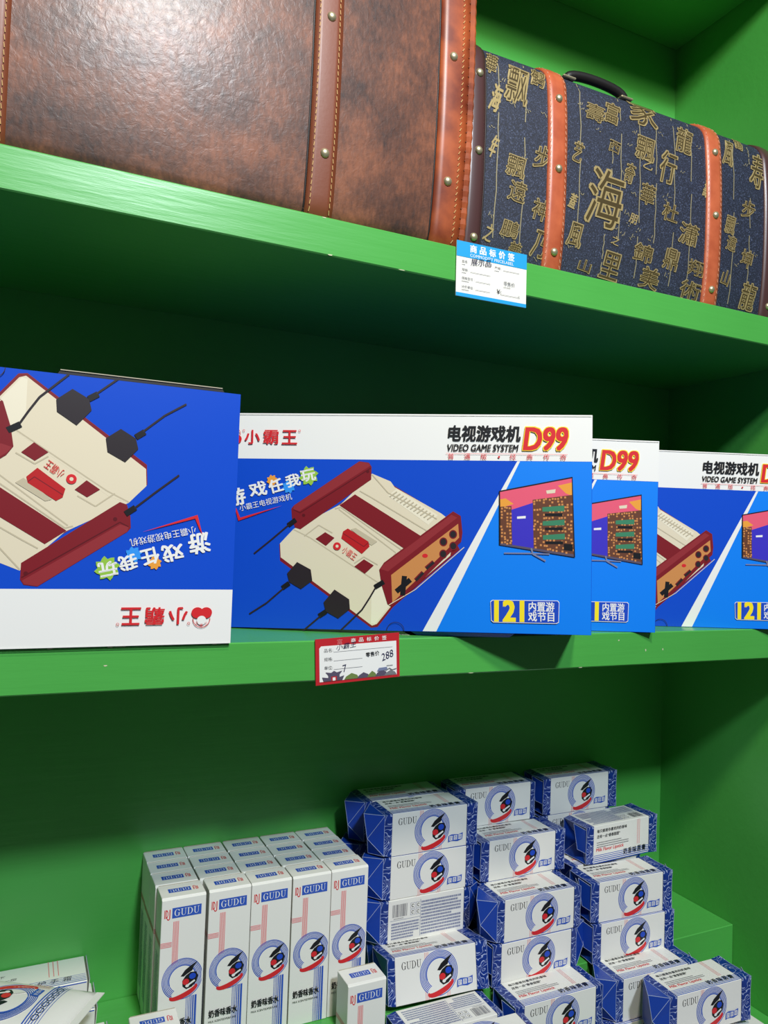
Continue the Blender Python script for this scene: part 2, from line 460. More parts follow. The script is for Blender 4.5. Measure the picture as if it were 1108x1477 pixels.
# brown trunk
br = thing('suitcase', 'large mottled brown leather trunk with tan stitched straps and brass rivets on the top shelf', 'suitcase', (0, 0, 0))
sh = Shell(0.014, 0.270, ZU + 0.0006, 0.745, 0.020, 0.045, 0.014)
sh.body('trunk_body', -0.215, 0.436, 0.270, M['leather'], br)
for xa in (-0.0555, 0.2495):
    s_ = sh.band('strap', xa, xa + 0.030, 0.0022, M['strap'], br, crown=0.0008)
    sh.stitches(xa + 0.0042, 0.0030, M['stitch'], s_, 0.005, 0.60, slant=0.0003); sh.stitches(xa + 0.0258, 0.0030, M['stitch'], s_, 0.005, 0.60, slant=-0.0003)
    sh.band('piping', xa - 0.0022, xa - 0.0003, 0.0006, M['blackpiping'], br, nx=1)
    for z in (0.3935, 0.5335, 0.665): sh.rivet(xa + 0.0165, tz(sh, z), 0.0024, s_)
e_ = sh.band('edge_trim', 0.395, 0.4305, 0.0024, M['edgeleather'], br, crown=0.0010)
sh.stitches(0.4225, 0.0036, M['stitch'], e_, 0.005, 0.60, 0.0034, 0.003, slant=0.0010)
sh.band('piping', 0.3932, 0.3947, 0.0008, M['blackpiping'], br, nx=1)
for z in (0.398, 0.536, 0.670): sh.rivet(0.4105, tz(sh, z), 0.0030, e_)
# laced cord over the end of the trunk: wrapped turns
bm = bmesh.new(); pts = []; t = 0.004
while t < 0.62:
    pts.append((0.4345, *sh.at(t, 0.0006))); t += 0.006
tube_bm(bm, pts, [0.0042 + 0.0007 * (i % 2) for i in range(len(pts))], 10)
co = bm_obj('wrapped_cord', bm, M['edgeleather'], br)
bm = bmesh.new(); t = 0.01
while t < 0.6:
    add_bar(bm, (0.4300, *sh.at(t, 0.0030)), (0.4380, *sh.at(t + 0.004, 0.0030)), 0.0007); t += 0.0105
o = bm_obj('lacing', bm, M['strap'], co); o['kind'] = 'stuff'
e2 = sh.band('edge_trim', -0.209, -0.172, 0.0024, M['edgeleather'], br, crown=0.001)

# navy brocade case
nv = thing('suitcase', 'navy brocade suitcase with gold calligraphy and orange leather straps, right of the brown trunk', 'suitcase', (0, 0, 0))
NZ1 = 0.598
sn = Shell(0.036, 0.270, ZU + 0.0006, NZ1, 0.014, 0.034, 0.010)
sn.body('case_body', 0.446, 0.966, 0.270, M['brocade'], nv, 0.008)
for xa, xb in ((0.4465, 0.4690), (0.9400, 0.9655)):
    e_ = sn.band('edge_trim', xa, xb, 0.0020, M['darkleather'], nv, crown=0.0015)
    for z in (0.3535, 0.4530, 0.5460): sn.rivet((xa + xb) / 2 + 0.002, tz(sn, z), 0.0034, e_, 0.0050)
sn.band('piping', 0.4692, 0.4708, 0.0012, M['blackpiping'], nv, nx=1)
for xa in (0.5595, 0.8260):
    s_ = sn.band('strap', xa, xa + 0.0280, 0.0026, M['orangestrap'], nv, crown=0.0012)
    sn.stitches(xa + 0.0030, 0.0032, M['stitchpale'], s_, 0.004, 0.36, 0.004, 0.0035, 0.0005, 0.0006); sn.stitches(xa + 0.0250, 0.0032, M['stitchpale'], s_, 0.004, 0.36, 0.004, 0.0035, 0.0005, -0.0006)
    for z in (0.358, 0.459, 0.5475): sn.rivet(xa + 0.0145, tz(sn, z), 0.0040, s_, 0.0050)
HX, HY, HH = 0.658, 0.068, 0.014
bm = bmesh.new(); hp = []
for k in range(15):
    a = math.pi * k / 14; hp.append((HX - 0.048 * math.cos(a), HY, NZ1 - 0.001 + HH * math.sin(a) ** 0.6))
tube_bm(bm, hp, [0.0045] + [0.0062] * 13 + [0.0045], 10)
bm_obj('carry_handle', bm, M['blackpiping'], nv, True)
for xx in (HX - 0.048, HX + 0.048): bm_obj('handle_mount', box_bm(xx - 0.010, xx + 0.010, HY - 0.008, HY + 0.008, NZ1, NZ1 + 0.003, 0.001), M['brass'], nv)
# gold weave: u = x in mm, v = arc length from shelf in mm
pr = Print(0.0)
pr.layer = 10
CH = [('飘', 510.5, 0.548, 30.5, 48.0), ('華', 475.2, 0.567, 14.8, 29.1), ('海', 478.8, 0.524, 12.7, 36.3), ('飄', 511.8, 0.4479, 26.1, 25.7), ('遠', 514.9, 0.4191, 23.9, 25.7), ('鵬', 507.8, 0.3732, 23.7, 20.1), ('美', 517.3, 0.3512, 17.4, 18.3), ('鹤', 543.3, 0.5689, 20.2, 26.3), ('步', 549.0, 0.4683, 22.5, 29.9), ('神', 548.9, 0.4043, 22.5, 26.1), ('乃', 550.3, 0.3633, 20.2, 33.5), ('年', 476.7, 0.4649, 8.4, 28.9), ('之', 478.1, 0.3635, 10.5, 21.6), ('壽', 631.4, 0.5477, 29.2, 23.4), ('富', 658.5, 0.5552, 22.5, 29.6), ('龍', 783.3, 0.5517, 27.8, 37.5), ('家', 714.7, 0.5747, 47.2, 44.6), ('西', 662.4, 0.5104, 17.5, 15.8), ('飄', 713.6, 0.5214, 31.4, 32.3), ('乙', 719.5, 0.5005, 15.8, 12.1), ('行', 751.5, 0.5063, 27.0, 45.1), ('奇', 686.2, 0.4824, 15.3, 27.9), ('海', 644.6, 0.4409, 54.0, 74.1), ('華', 718.0, 0.4616, 23.6, 28.2), ('杜', 758.7, 0.4461, 27.1, 24.6), ('瀟', 792.5, 0.4241, 33.4, 29.1), ('之', 668.6, 0.3909, 12.5, 11.8), ('風', 602.8, 0.3853, 21.2, 30.5), ('蓋', 596.7, 0.4263, 10.3, 19.1), ('錦', 715.1, 0.3841, 31.3, 24.0), ('里', 662.1, 0.3581, 29.8, 35.2), ('鼎', 763.2, 0.3852, 24.4, 28.6), ('翔', 810.6, 0.3816, 28.2, 20.9), ('美', 729.1, 0.3544, 31.6, 28.2), ('山', 623.1, 0.3508, 19.2, 15.4), ('術', 803.0, 0.351, 36.5, 24.9), ('艺', 601.8, 0.4892, 14.2, 26.9), ('風', 867.2, 0.5561, 17.9, 38.8), ('鶴', 893.8, 0.5804, 15.2, 26.2), ('寿', 922.6, 0.5435, 24.9, 52.8), ('步', 905.5, 0.4823, 24.5, 26.2), ('飄', 869.9, 0.4529, 17.8, 25.7), ('遠', 873.5, 0.4278, 17.9, 21.5), ('坤', 904.2, 0.4121, 21.4, 26.0), ('龍', 911.7, 0.3611, 27.6, 39.1), ('壽', 821.8, 0.4937, 9.2, 25.3), ('朋', 695.7, 0.4244, 12.3, 13.5), ('山', 865.9, 0.379, 14.2, 21.3)]
for ch, x, z, w_, h_ in CH:
    t = (tz(sn, min(z, 0.57)) + max(0, z - 0.57)) * 1000
    pc = Print(0.00012); big = min(w_, h_) > 13
    pc.text(ch, (x - w_ / 2, t - h_ / 2 + 1.5), (x + w_ / 2, t - h_ / 2 - 0.5), h_, 'gold', 0.075 if big else 0.04, 0.14, 1)
    if big: pc.text(ch, (x - w_ / 2 + .5, t - h_ / 2 + 2.0), (x + w_ / 2 - .5, t - h_ / 2), h_ - 1.0, 'olive', -0.01, 0.14, 1)
    pc.build('woven_character', lambda a, b, k: (a, *sn.at(b, 0.0006 + k)), nv)
for x0, x1, za, zb in ((471, 471, .33, .33), (489, 486, .60, .34), (527, 524, .60, .335), (610, 608, .585, .37), (652, 650, .40, .345), (662, 658, .52, .43), (676, 674, .60, .36), (708, 706, .60, .35), (736, 734, .56, .40),
                       (769, 766, .60, .35), (799, 797, .60, .36), (880, 878, .60, .345), (912, 910, .50, .35), (913, 912, .58, .55)):
    ta, tb = tz(sn, min(za, .57)) + max(0, za - .57), tz(sn, zb); N = 14
    P_ = [((x0 + (x1 - x0) * k / N) + (.9 if k % 3 == 1 else -.5 if k % 4 == 2 else 0), (ta + (tb - ta) * k / N) * 1000) for k in range(N + 1)]
    for k in range(N):
        if (k * 7 + int(x0)) % 9 != 4: pr.line(P_[k], P_[k + 1], 1.3, 'goldthin', False)
rnd = random.Random(5)
for k in range(46):
    x = rnd.uniform(476, 936); z = rnd.uniform(.335, .56)
    if 555 < x < 592 or 822 < x < 858: continue
    t = tz(sn, z) * 1000
    for j in range(3): pr.line((x + j * 3 - 3, t + rnd.uniform(-2, 2)), (x + j * 3 - 1, t + rnd.uniform(-5, 5)), .9, 'goldthin', False)
wv = pr.build('woven_lines', lambda a, b, k: (a, *sn.at(b, 0.0007)), nv)

wv['kind'] = 'stuff'

# ------------------------------------------------------------------ game console cartons
GW, GH, GD = 415.0, 233.0, 75.0
gp = Print(0.00002)
gp.rect(0, 0, GW, GH, 'deep'); gp.rect(0, 183.5, GW, GH, 'white')
DZ = {
    'hi1': [(96.3, 132.6), (166.5, 181.1), (176.7, 179.5), (178.5, 176.6), (102.5, 126.7), (95.4, 128.6)],
    'hi2': [(191.2, 65.7), (194.6, 70.4), (266.6, 124.9), (272.9, 122.0), (199.6, 63.3)],
    'panel1': [(108.2, 99.7), (123.7, 111.8), (138.8, 103.5)],
    'panel2': [(138.8, 103.5), (142.0, 101.9)],
    'groove': [(141.0, 129.6), (147.2, 131.5), (214.9, 85.7), (210.9, 80.3)],
    'groove2': [(163.1, 71.3), (173.3, 78.4), (188.3, 70.1)],
    'ridge': [(167.6, 149.4), (179.4, 143.0), (242.3, 106.4)],
    'ridge2': [(180.7, 167.2), (198.2, 147.8), (251.2, 120.2)],
    'facet': [(192.1, 50.5), (201.3, 25.9), (186.4, 6.7), (182.1, 7.5), (182.1, 38.7)],
    'ventpanel': [(198.3, 144.6), (207.4, 152.3), (252.1, 124.4), (242.1, 113.7)],
    'screws': [(107.0, 122.2), (175.9, 170.6)],
    'undershadow': [(81.6, 74.6), (182.4, 0.9), (205.6, 23.0), (236.0, 47.0), (208.2, 8.6), (181.6, -7.0), (75.6, 66.0)],

    'lightblue': [(414.6, 0.3), (414.6, 183.2), (337.5, 183.2), (246.0, 0.3)],
    'whitestrip': [(336.0, 183.2), (339.0, 183.2), (252.0, 0.3), (237.5, 0.3)],
    'basered': [(81.0, 90.4), (82.2, 72.6), (182.3, 2.6), (189.2, 3.7), (205.5, 25.1), (276.1, 87.8), (255.8, 125.6), (203.1, 156.3), (169.7, 151.1)],
    'cream': [(81.8, 91.5), (96.3, 107.3), (147.1, 134.6), (180.6, 168.3), (200.9, 160.0), (205.3, 153.9), (255.8, 126.2), (271.1, 114.6), (265.9, 81.2), (203.4, 26.0), (188.4, 6.8), (183.3, 4.9), (82.8, 76.4)],
    'creamfront': [(81.8, 91.5), (96.3, 107.3), (112.4, 103.0), (192.1, 50.5), (187.4, 6.7), (183.3, 4.9), (82.8, 76.4)],
    'shade1': [(96.3, 106.7), (114.7, 97.9), (190.0, 50.4)],
    'shade2': [(145.2, 129.3), (207.7, 83.3), (201.7, 74.8)],
    'ctl': [(93.5, 129.4), (96.3, 133.0), (166.5, 181.5), (177.1, 180.1), (180.0, 175.6), (179.8, 161.9), (103.7, 107.0), (97.7, 108.9), (94.3, 119.3)],
    'ctlline': [(95.5, 128.4), (103.0, 124.8), (179.0, 174.1)],
    'slot': [(146.1, 133.6), (162.5, 145.6), (234.1, 101.9), (216.3, 88.2)],
    'sq1': [(120.6, 97.0), (130.9, 104.3), (141.1, 98.3), (131.9, 89.6)],
    'sq2': [(163.2, 67.8), (173.4, 75.8), (184.1, 69.4), (174.6, 60.3)],
    'leverbase': [(158.6, 107.7), (163.8, 109.4), (187.4, 95.1), (181.3, 90.7)],
    'lever': [(148.5, 98.0), (150.3, 105.4), (155.4, 108.7), (178.0, 94.8), (179.2, 89.6), (171.1, 81.6)],
    'leverline': [(150.4, 103.3), (173.0, 89.4), (178.0, 93.8)],
    'ventA': [(200.4, 143.7), (207.9, 149.1)],
    'ventB': [(240.9, 119.5), (248.0, 124.7)],
    'ctr': [(190.1, 65.0), (195.1, 72.6), (268.3, 128.7), (276.6, 123.8), (278.6, 106.0), (277.4, 96.3), (228.7, 47.1), (204.1, 25.4), (199.6, 28.2), (192.9, 48.7)],
    'ctrface': [(203.0, 59.5), (273.9, 115.5), (275.1, 100.7), (228.5, 53.1), (204.7, 29.9)],
    'ctrline': [(201.1, 27.5), (228.8, 44.2), (280.6, 90.5)],
    'b1': [(258.4, 95.8)],
    'b2': [(268.6, 104.0)],
    'b3': [(258.4, 82.9)],
    'b4': [(269.0, 91.5)],
    'dp1': [(208.7, 41.8), (223.7, 54.8)],
    'dp2': [(217.3, 58.7), (215.5, 37.9)],
    'o1': [(229.5, 54.0), (237.5, 62.6)],
    'o2': [(240.5, 66.8), (248.6, 74.0)],
    'clogo': [(239.0, 80.7)],
    'plug1': [(90.3, 59.2), (100.9, 71.6), (116.0, 63.7), (117.9, 51.9), (105.8, 42.6), (92.8, 49.9)],
    'plug2': [(130.6, 28.8), (142.1, 42.8), (158.2, 32.6), (159.2, 22.2), (146.8, 11.9), (133.1, 19.1)],
    'boot1': [(92.9, 48.8), (85.4, 43.3)],
    'boot2': [(133.5, 19.1), (125.9, 14.0)],
    'boot3': [(98.7, 117.3), (90.4, 111.1)],
    'boot4': [(195.2, 52.1), (185.6, 46.1)],
    'wire1': [(87.1, 43.4), (68.7, 27.0), (50.0, 14.7)],
    'wire2': [(127.4, 14.0), (109.0, -2.1)],
    'wire3': [(91.2, 111.8), (72.3, 95.4), (53.7, 80.0)],
    'wire4': [(186.4, 45.5), (180.1, 34.4), (172.2, 21.7), (150.0, -0.4)],
    'conlogo': [(144.1, 89.4), (148.6, 83.3), (162.4, 73.8)],
    'splat1': [(111.7, 165.2)],
    'splat2': [(71.8, 159.8)],
    'splat3': [(90.2, 152.9)],
    't1': [(25.9, 130.2), (44.0, 134.6), (18.0, 0.0)],
    't2': [(49.1, 140.7), (67.1, 144.8), (15.2, 0.0)],
    't3': [(70.7, 144.9), (85.1, 149.0), (14.4, 0.0)],
    't4': [(88.8, 151.8), (103.5, 155.4), (13.1, 0.0)],
    't5': [(104.9, 158.0), (119.9, 161.2), (12.3, 0.0)],
    'sub': [(37.3, 125.5), (94.4, 139.3)],
    'redtick': [(30.1, 134.1), (35.6, 115.2), (83.6, 132.6), (37.6, 118.7), (33.5, 127.9)],
    'tvframe': [(316.9, 151.2), (394.3, 167.1), (397.5, 81.5), (317.6, 93.5)],
    'tvsky': [(318.0, 149.9), (393.4, 165.4), (394.0, 139.4), (318.6, 126.8)],
    'tvor': [(318.2, 142.1), (323.9, 143.3), (332.5, 137.4), (318.5, 132.9)],
    'tvor2': [(378.9, 157.5), (393.5, 161.0), (393.8, 146.8), (387.4, 149.3)],
    'tvblue': [(330.3, 131.2), (360.9, 141.7), (362.4, 87.0), (331.4, 92.6)],
    'tvbr1': [(318.4, 134.2), (330.2, 135.3), (331.4, 93.3), (318.9, 94.9)],
    'tvbr2': [(352.5, 142.1), (394.1, 147.8), (396.1, 83.8), (353.9, 90.7)],
    'tvpur': [(318.9, 95.6), (396.1, 84.8), (396.1, 82.1), (318.6, 93.5)],
    'g1': [(362.8, 134.3), (385.8, 136.4), (385.9, 130.3), (362.9, 129.6)],
    'd1': [(365.3, 127.6), (384.0, 128.2), (384.1, 124.8), (365.4, 124.9)],
    'g2': [(363.2, 119.4), (386.1, 121.5), (386.3, 115.5), (363.3, 114.7)],
    'd2': [(365.7, 112.7), (384.4, 113.4), (384.4, 110.0), (365.8, 110.0)],
    'g3': [(363.6, 104.6), (386.5, 106.7), (386.7, 100.6), (363.7, 99.8)],
    'd3': [(366.1, 97.9), (384.7, 98.5), (384.8, 95.2), (366.1, 95.2)],
    'tvdark': [(385.5, 95.9), (394.8, 95.5), (395.0, 88.1), (385.6, 89.1)],
    'cloud': [(366.6, 152.1), (376.6, 153.7), (376.1, 149.6), (367.4, 148.7)],
    'fall': [(336.2, 124.0), (345.3, 124.9), (345.3, 122.2), (336.3, 121.6)],
    'stand': [(322.9, 84.9), (349.0, 85.1), (370.8, 84.6)],
    'stand2': [(351.6, 90.6), (353.1, 84.6), (366.6, 77.3)],
    'badge': [(310.9, 35.1), (379.7, 35.8), (381.4, 33.9), (381.0, 12.7), (378.7, 11.3), (312.3, 11.3), (309.9, 13.2), (308.9, 33.4)],
    'n121': [(314.2, 13.0), (343.7, 13.2)],
    'l1': [(349.4, 23.9), (376.0, 23.9)],
    'l2': [(349.0, 13.4), (376.0, 13.5)]}
P = lambda k: DZ[k]
gp.poly(P('lightblue'), 'lblue'); gp.poly(P('whitestrip'), 'white')
gp.poly(P('basered'), 'maroon'); gp.poly(P('cream'), 'cream')
gp.poly(P('creamfront'), 'white'); gp.poly(P('creamfront'), 'cream')
gp.poly(P('facet'), 'creaml'); gp.poly(P('ventpanel'), 'creaml')
for k in ('shade1', 'shade2', 'panel1', 'groove', 'groove2', 'ridge', 'ridge2'): gp.pline(P(k), 1.2, 'creamd')
gp.poly(P('ctl'), 'maroon'); gp.poly(P('hi1'), 'maroonl'); gp.pline(P('ctlline'), 1.0, 'maroond'); gp.poly(P('slot'), 'maroon'); [gp.ell(q_, 1.8, 1.8, 'maroond', n=10) for q_ in P('screws')]
gp.poly(P('sq1'), 'maroon'); gp.poly(P('sq2'), 'maroon')
gp.poly(P('leverbase'), 'creamd'); gp.poly(P('lever'), 'rlever'); gp.pline(P('leverline'), .8, 'maroon')
a, b = P('ventA'), P('ventB')
for k in range(12):
    f = k / 11; gp.line((a[0][0] + (b[0][0] - a[0][0]) * f, a[0][1] + (b[0][1] - a[0][1]) * f), (a[1][0] + (b[1][0] - a[1][0]) * f, a[1][1] + (b[1][1] - a[1][1]) * f), 1.3, 'creamd', k == 0)
gp.poly(P('ctr'), 'maroon'); gp.poly(P('hi2'), 'maroonl'); gp.poly(P('ctrface'), 'tan'); gp.pline(P('ctrline'), .8, 'cream')
for k in ('b1', 'b2', 'b3', 'b4'): gp.ell(P(k)[0], 4.3, 4.8, 'maroon', new=(k == 'b1'))
for k in ('b1', 'b2', 'b3', 'b4'): gp.ell(P(k)[0], 3.2, 3.6, 'charcoal', new=(k == 'b1'))
gp.line(*P('dp1'), 5.5, 'black'); gp.line(*P('dp2'), 5.5, 'black', False)
for k in ('o1', 'o2'): gp.line(*P(k), 5.5, 'maroon', k == 'o1')
for k in ('o1', 'o2'): gp.line(*P(k), 3.0, 'charcoal', k == 'o1')
gp.ell(P('clogo')[0], 3, 2.2, 'red')
for k in ('plug1', 'plug2'): gp.poly(P(k), 'charcoal', k == 'plug1')
for k in ('boot1', 'boot2', 'boot3', 'boot4'): gp.pline(P(k), 5.2, 'black', k == 'boot1')
for k in ('wire1', 'wire2', 'wire3', 'wire4'): gp.pline(P(k), 1.7, 'charcoal', k == 'wire1')
q = P('conlogo'); gp.ell(q[0], 4.2, 4.2, 'red'); gp.ell(q[0], 1.6, 1.6, 'cream'); gp.text('小霸王', q[1], q[2], 8.0, 'red', 0.02)
for k in ('splat1', 'splat2', 'splat3'):
    cx, cy = P(k)[0]; R_ = {'splat1': 9.5, 'splat2': 5.5, 'splat3': 6.5}[k]; col = {'splat1': 'green_p', 'splat2': 'orange', 'splat3': 'cyan'}[k]; rr = random.Random(hash(col) % 7 if False else len(col))
    gp.poly([(cx + R_ * (1 + .16 * ((i * 5) % 3 - 1)) * math.cos(i * math.pi / 12), cy + R_ * (1 + .16 * ((i * 5) % 3 - 1)) * math.sin(i * math.pi / 12)) for i in range(24)], col)
for ch, k in zip('游戏任我玩', ('t1', 't2', 't3', 't4', 't5')):
    q = P(k); gp.text(ch, q[0], q[1], q[2][0], 'white', 0.075, 0.0, 2, k == 't1')
q = P('sub'); gp.text('小霸王电视游戏机', q[0], q[1], 7.0, 'white', 0.01)
gp.poly(P('redtick'), 'red')
# television picture, plain blocks of colour
gp.poly(P('tvframe'), 'black'); gp.poly(P('tvsky'), 'pink'); gp.poly(P('tvor'), 'orange'); gp.poly(P('tvor2'), 'orange', False); gp.poly(P('tvblue'), 'indigo')
gp.poly(P('tvbr1'), 'brown', True); gp.poly(P('tvbr2'), 'brown', False); gp.poly(P('tvpur'), 'purple', False)
rnd = random.Random(11); gp.layer += 1
q1, q2 = P('tvbr2'), P('tvbr1')
for quad, nx, ny in ((q1, 13, 17), (q2, 4, 12)):
    A_, B_, C_, D_ = quad
    for i in range(nx):
        for j in range(ny):
            if rnd.random() < .45: continue
            f, h_ = (i + .5 + rnd.uniform(-.2, .2)) / nx, (j + .5 + rnd.uniform(-.2, .2)) / ny
            X_ = (A_[0] + (B_[0] - A_[0]) * f) * (1 - h_) + (D_[0] + (C_[0] - D_[0]) * f) * h_; Y_ = (A_[1] + (B_[1] - A_[1]) * f) * (1 - h_) + (D_[1] + (C_[1] - D_[1]) * f) * h_
            gp._add([(X_ - 1, Y_ - 1), (X_ + 1, Y_ - 1), (X_ + 1, Y_ + 1), (X_ - 1, Y_ + 1)], [(0, 1, 2, 3)], 'tan', False)
for k in ('g1', 'g2', 'g3'): gp.poly(P(k), 'teal', k == 'g1')
for k in ('d1', 'd2', 'd3'): gp.poly(P(k), 'black', False)
gp.poly(P('tvdark'), 'black', False); gp.poly(P('cloud'), 'cream', False); gp.poly(P('fall'), 'white', False)
gp.pline(P('stand'), 1.4, 'slate'); gp.pline(P('stand2'), 1.8, 'slate', False)
q = P('badge'); gp.poly(q, 'white'); cx = sum(p[0] for p in q) / len(q); cy = sum(p[1] for p in q) / len(q)
gp.poly([(cx + (x - cx) * .985, cy + (y - cy) * .95) for x, y in q], 'blue')
q = P('n121'); gp.text('121', q[0], q[1], 21.5, 'yellow', 0.13)
q = P('l1'); gp.text('内置游', q[0], q[1], 10, 'white', 0.045); q = P('l2'); gp.text('戏节目', q[0], q[1], 10, 'white', 0.045)
gp.text('电视游戏机', (262, 204.5), (338.5, 204.5), 16.5, 'black', 0.065, 0.08, 2)
gp.text('VIDEO GAME SYSTEM', (260.5, 193.5), (336, 193.5), 7.2, 'black', 0.06, 0.15, 2)
gp.text('D99', (342.5, 195.2), (386.8, 194.9), 24.5, 'yellow', 0.17, 0.12, 2); gp.text('D99', (342.5, 195.2), (386.8, 195.2), 24, 'red', 0.10, 0.12, 2)
gp.line((260, 190.8), (389, 190.8), .4, 'rose')
for i, ch in enumerate('普通版'): gp.text(ch, (262 + i * 17.5, 183.6 + 1), (268.5 + i * 17.5, 183.6 + 1), 6.0, 'red', 0.0, 0, 1, i == 0)
gp.ell((316.5, 187.5), 1.1, 1.1, 'red')
for i, ch in enumerate('经典传奇'): gp.text(ch, (328 + i * 17.7, 184.6), (334.5 + i * 17.7, 184.6), 6.0, 'red', 0.0, 0, 1, False)
# maker's emblem and name
gp.arc((28, 210), 7.4, 8.0, math.radians(-5), math.radians(185), 'red', 20)
gp.ell((24, 204.5), 5.4, 5.0, 'red'); gp.ell((32, 204.5), 5.4, 5.0, 'red', new=False); gp.ell((28, 211.5), 4.2, 4.2, 'white')
for i, ch in enumerate('小霸王'):
    aa = math.radians(135 - 45 * i); gp.text(ch, (28 + 6.0 * math.cos(aa) - 1.2, 210 + 5.6 * math.sin(aa) - 1.2), (28 + 6.0 * math.cos(aa) + 1.2, 210 + 5.6 * math.sin(aa) - 1.2), 2.4, 'red', 0, 0, 1, i == 0)
for i, ch in enumerate('小霸王'): gp.text(ch, (41 + i * 20.5, 199.5), (57.2 + i * 20.5, 199.5), 15.0, 'red', 0.055, 0, 2, i == 0)
for x, y in ((39.5, 214), (101, 214)): gp.arc((x, y), .9, 1.3, 0, 6.2832, 'red', 10)
gp.line((0.5, GH - .4), (GW - .5, GH - .4), .7, 'white')
gp.arc((208.5, 0), 9.0, 9.6, 0, math.pi, 'maroond' if False else 'charcoal', 16)


def make_game(label, loc, rot, flipped=False):
    t = thing('game_console_carton', label, 'box', loc, rot, 'game console cartons on the middle shelf')
    W_, H_, D_ = GW / 1000, GH / 1000, GD / 1000
    bm_obj('carton', box_bm(0, W_, 0, D_, 0, H_, 0.0012), M['gcarton'], t)
    if flipped: fn = plane((W_, 0, H_), (-1, 0, 0), (0, 0, -1))
    else: fn = plane((0, 0, 0), (1, 0, 0), (0, 0, 1))
    return t, fn, W_, H_, D_


def board(name, pts, th, material, parent):
    bm = bmesh.new(); pts = [Vector(p) for p in pts]; n_ = (pts[1] - pts[0]).cross(pts[2] - pts[1]).normalized() * th
    a = [bm.verts.new(p) for p in pts]; b = [bm.verts.new(p + n_) for p in pts]
    bm.faces.new(a[::-1]); bm.faces.new(b)
    for i in range(len(a)): bm.faces.new((a[i], a[(i + 1) % len(a)], b[(i + 1) % len(a)], b[i]))
    bmesh.ops.recalc_face_normals(bm, faces=bm.faces)
    return bm_obj(name, bm, material, parent)


import math as _m
def by_right(R_, yaw, roll=0, W_=GW / 1000):   # origin of a carton from the foot of its right front edge
    R_ = Vector(R_); d = Matrix.Rotation(yaw, 3, 'Z') @ Matrix.Rotation(roll, 3, 'Y') @ Vector((W_, 0, 0)); return R_ - d


games = [('blue and white game console carton standing upside down at the far left', (0.1840, -0.0035, ZL + 0.0004), 0.0, 0.0, True),
         ('game console carton marked D99 jutting over the shelf edge above the red price tag', (0.5508, -0.0743, ZL + 0.0085), -0.5063, -0.0190, False),
         ('game console carton mostly hidden, second D99 box from the right', (0.7040, -0.0107, ZL + 0.0004), -0.40, 0.0, False),
         ('rightmost game console carton, set back and cut off by the photo edge', (0.9625, -0.0300, ZL + 0.0004), -0.39, 0.0, False)]
gprint = None
for lab, R_, yaw, roll, fl_ in games:
    o_ = by_right(R_, yaw, roll)
    t, fn, W_, H_, D_ = make_game(lab, o_, (0, roll, yaw), fl_)
    if fl_: f_ = gp.build('front_print', fn, t)
    elif gprint is None: gprint = f_ = gp.build('front_print', fn, t)
    else:
        f_ = gprint.copy(); COL.objects.link(f_); f_.parent = t
    if fl_:
        board('lid_flap', [(0.258, 0.0015, H_ + 0.0036), (0.398, 0.0015, H_ + 0.0036), (0.392, 0.070, H_ + 0.0045), (0.262, 0.070, H_ + 0.0045)], 0.0008, M['fold'], t)
        board('lid_slit_shade', [(0.256, 0.0030, H_ + 0.0006), (0.400, 0.0030, H_ + 0.0006), (0.398, 0.0030, H_ + 0.0036), (0.258, 0.0030, H_ + 0.0036)], 0.0006, M['blackpiping'], t)  # black strip standing in for the shade in the slit under the lid
    elif yaw < -0.5:
        board('bottom_flap', [(0.05, 0.006, -0.0006), (0.215, 0.006, -0.0006), (0.225, 0.004, -0.0052), (0.05, 0.004, -0.0040)], 0.0008, M['fold'], t)
        board('bottom_flap', [(0.225, 0.001, -0.0005), (0.335, 0.001, -0.0005), (0.330, 0.006, -0.0050), (0.232, 0.006, -0.0050)], 0.0008, M['gcarton'], t)

# ------------------------------------------------------------------ price tags
tg = thing('price_tag', 'blue and white paper price tag hanging from the top shelf edge under the navy suitcase', 'price tag', (0.415, -0.0018, 0.2665), (0, -0.012, 0))
bm_obj('card', box_bm(0, 0.092, -0.0005, 0.0005, 0, 0.0605), M['carton'], tg)
tp = Print(0.00003)
tp.rect(0, 43.5, 92, 60.5, 'skyblue'); tp.rect(0, 0, 92, 4, 'skyblue')
for i, ch in enumerate('商品标价签'): tp.text(ch, (17 + i * 12.4, 50.0), (25.2 + i * 12.4, 50.0), 8.2, 'white', 0.08, 0, 2, i == 0)
tp.text('COMMODITY PRICELABEL', (17, 45), (74, 45), 3.4, 'white', 0.0)
for s_, x, y, w_ in (('品名', 7, 37.0, 6.5), ('产地 :', 49, 37.0, 9.5), ('规格 :', 7, 28.0, 9), ('规格型号 :', 7, 18.8, 16), ('计价单位 :', 7, 9.5, 16)):
    tp.text(s_, (x, y), (x + w_, y), 3.2, 'grey', 0.0); tp.dashes(x, y - 2.2, x + w_ * .6, y - 1.2, 1, 'grey', seed=4)
for a0, b0, y in ((60, 82, 37), (17.5, 43.5, 28), (24.5, 43.5, 18.8), (24.5, 43.5, 9.6), (58, 80, 9.6)): tp.line((a0, y), (b0, y), .35, 'grey')
tp.text('零售价', (61, 20.5), (76, 20.5), 4.8, 'grey', 0.01); tp.dashes(61, 18.3, 72, 19.3, 1, 'grey', seed=3)
tp.text('¥:', (52, 9.8), (58, 9.8), 5.2, 'black', 0.01); tp.text('元', (80, 8.6), (83, 8.6), 3, 'grey', 0.0)
tp.text('展示品', (18, 35.5), (44, 38.0), 7.6, 'ink', -0.012, 0.15)
tp.build('printed_lettering', plane((0, -0.0006, 0), (1, 0, 0), (0, 0, 1)), tg)

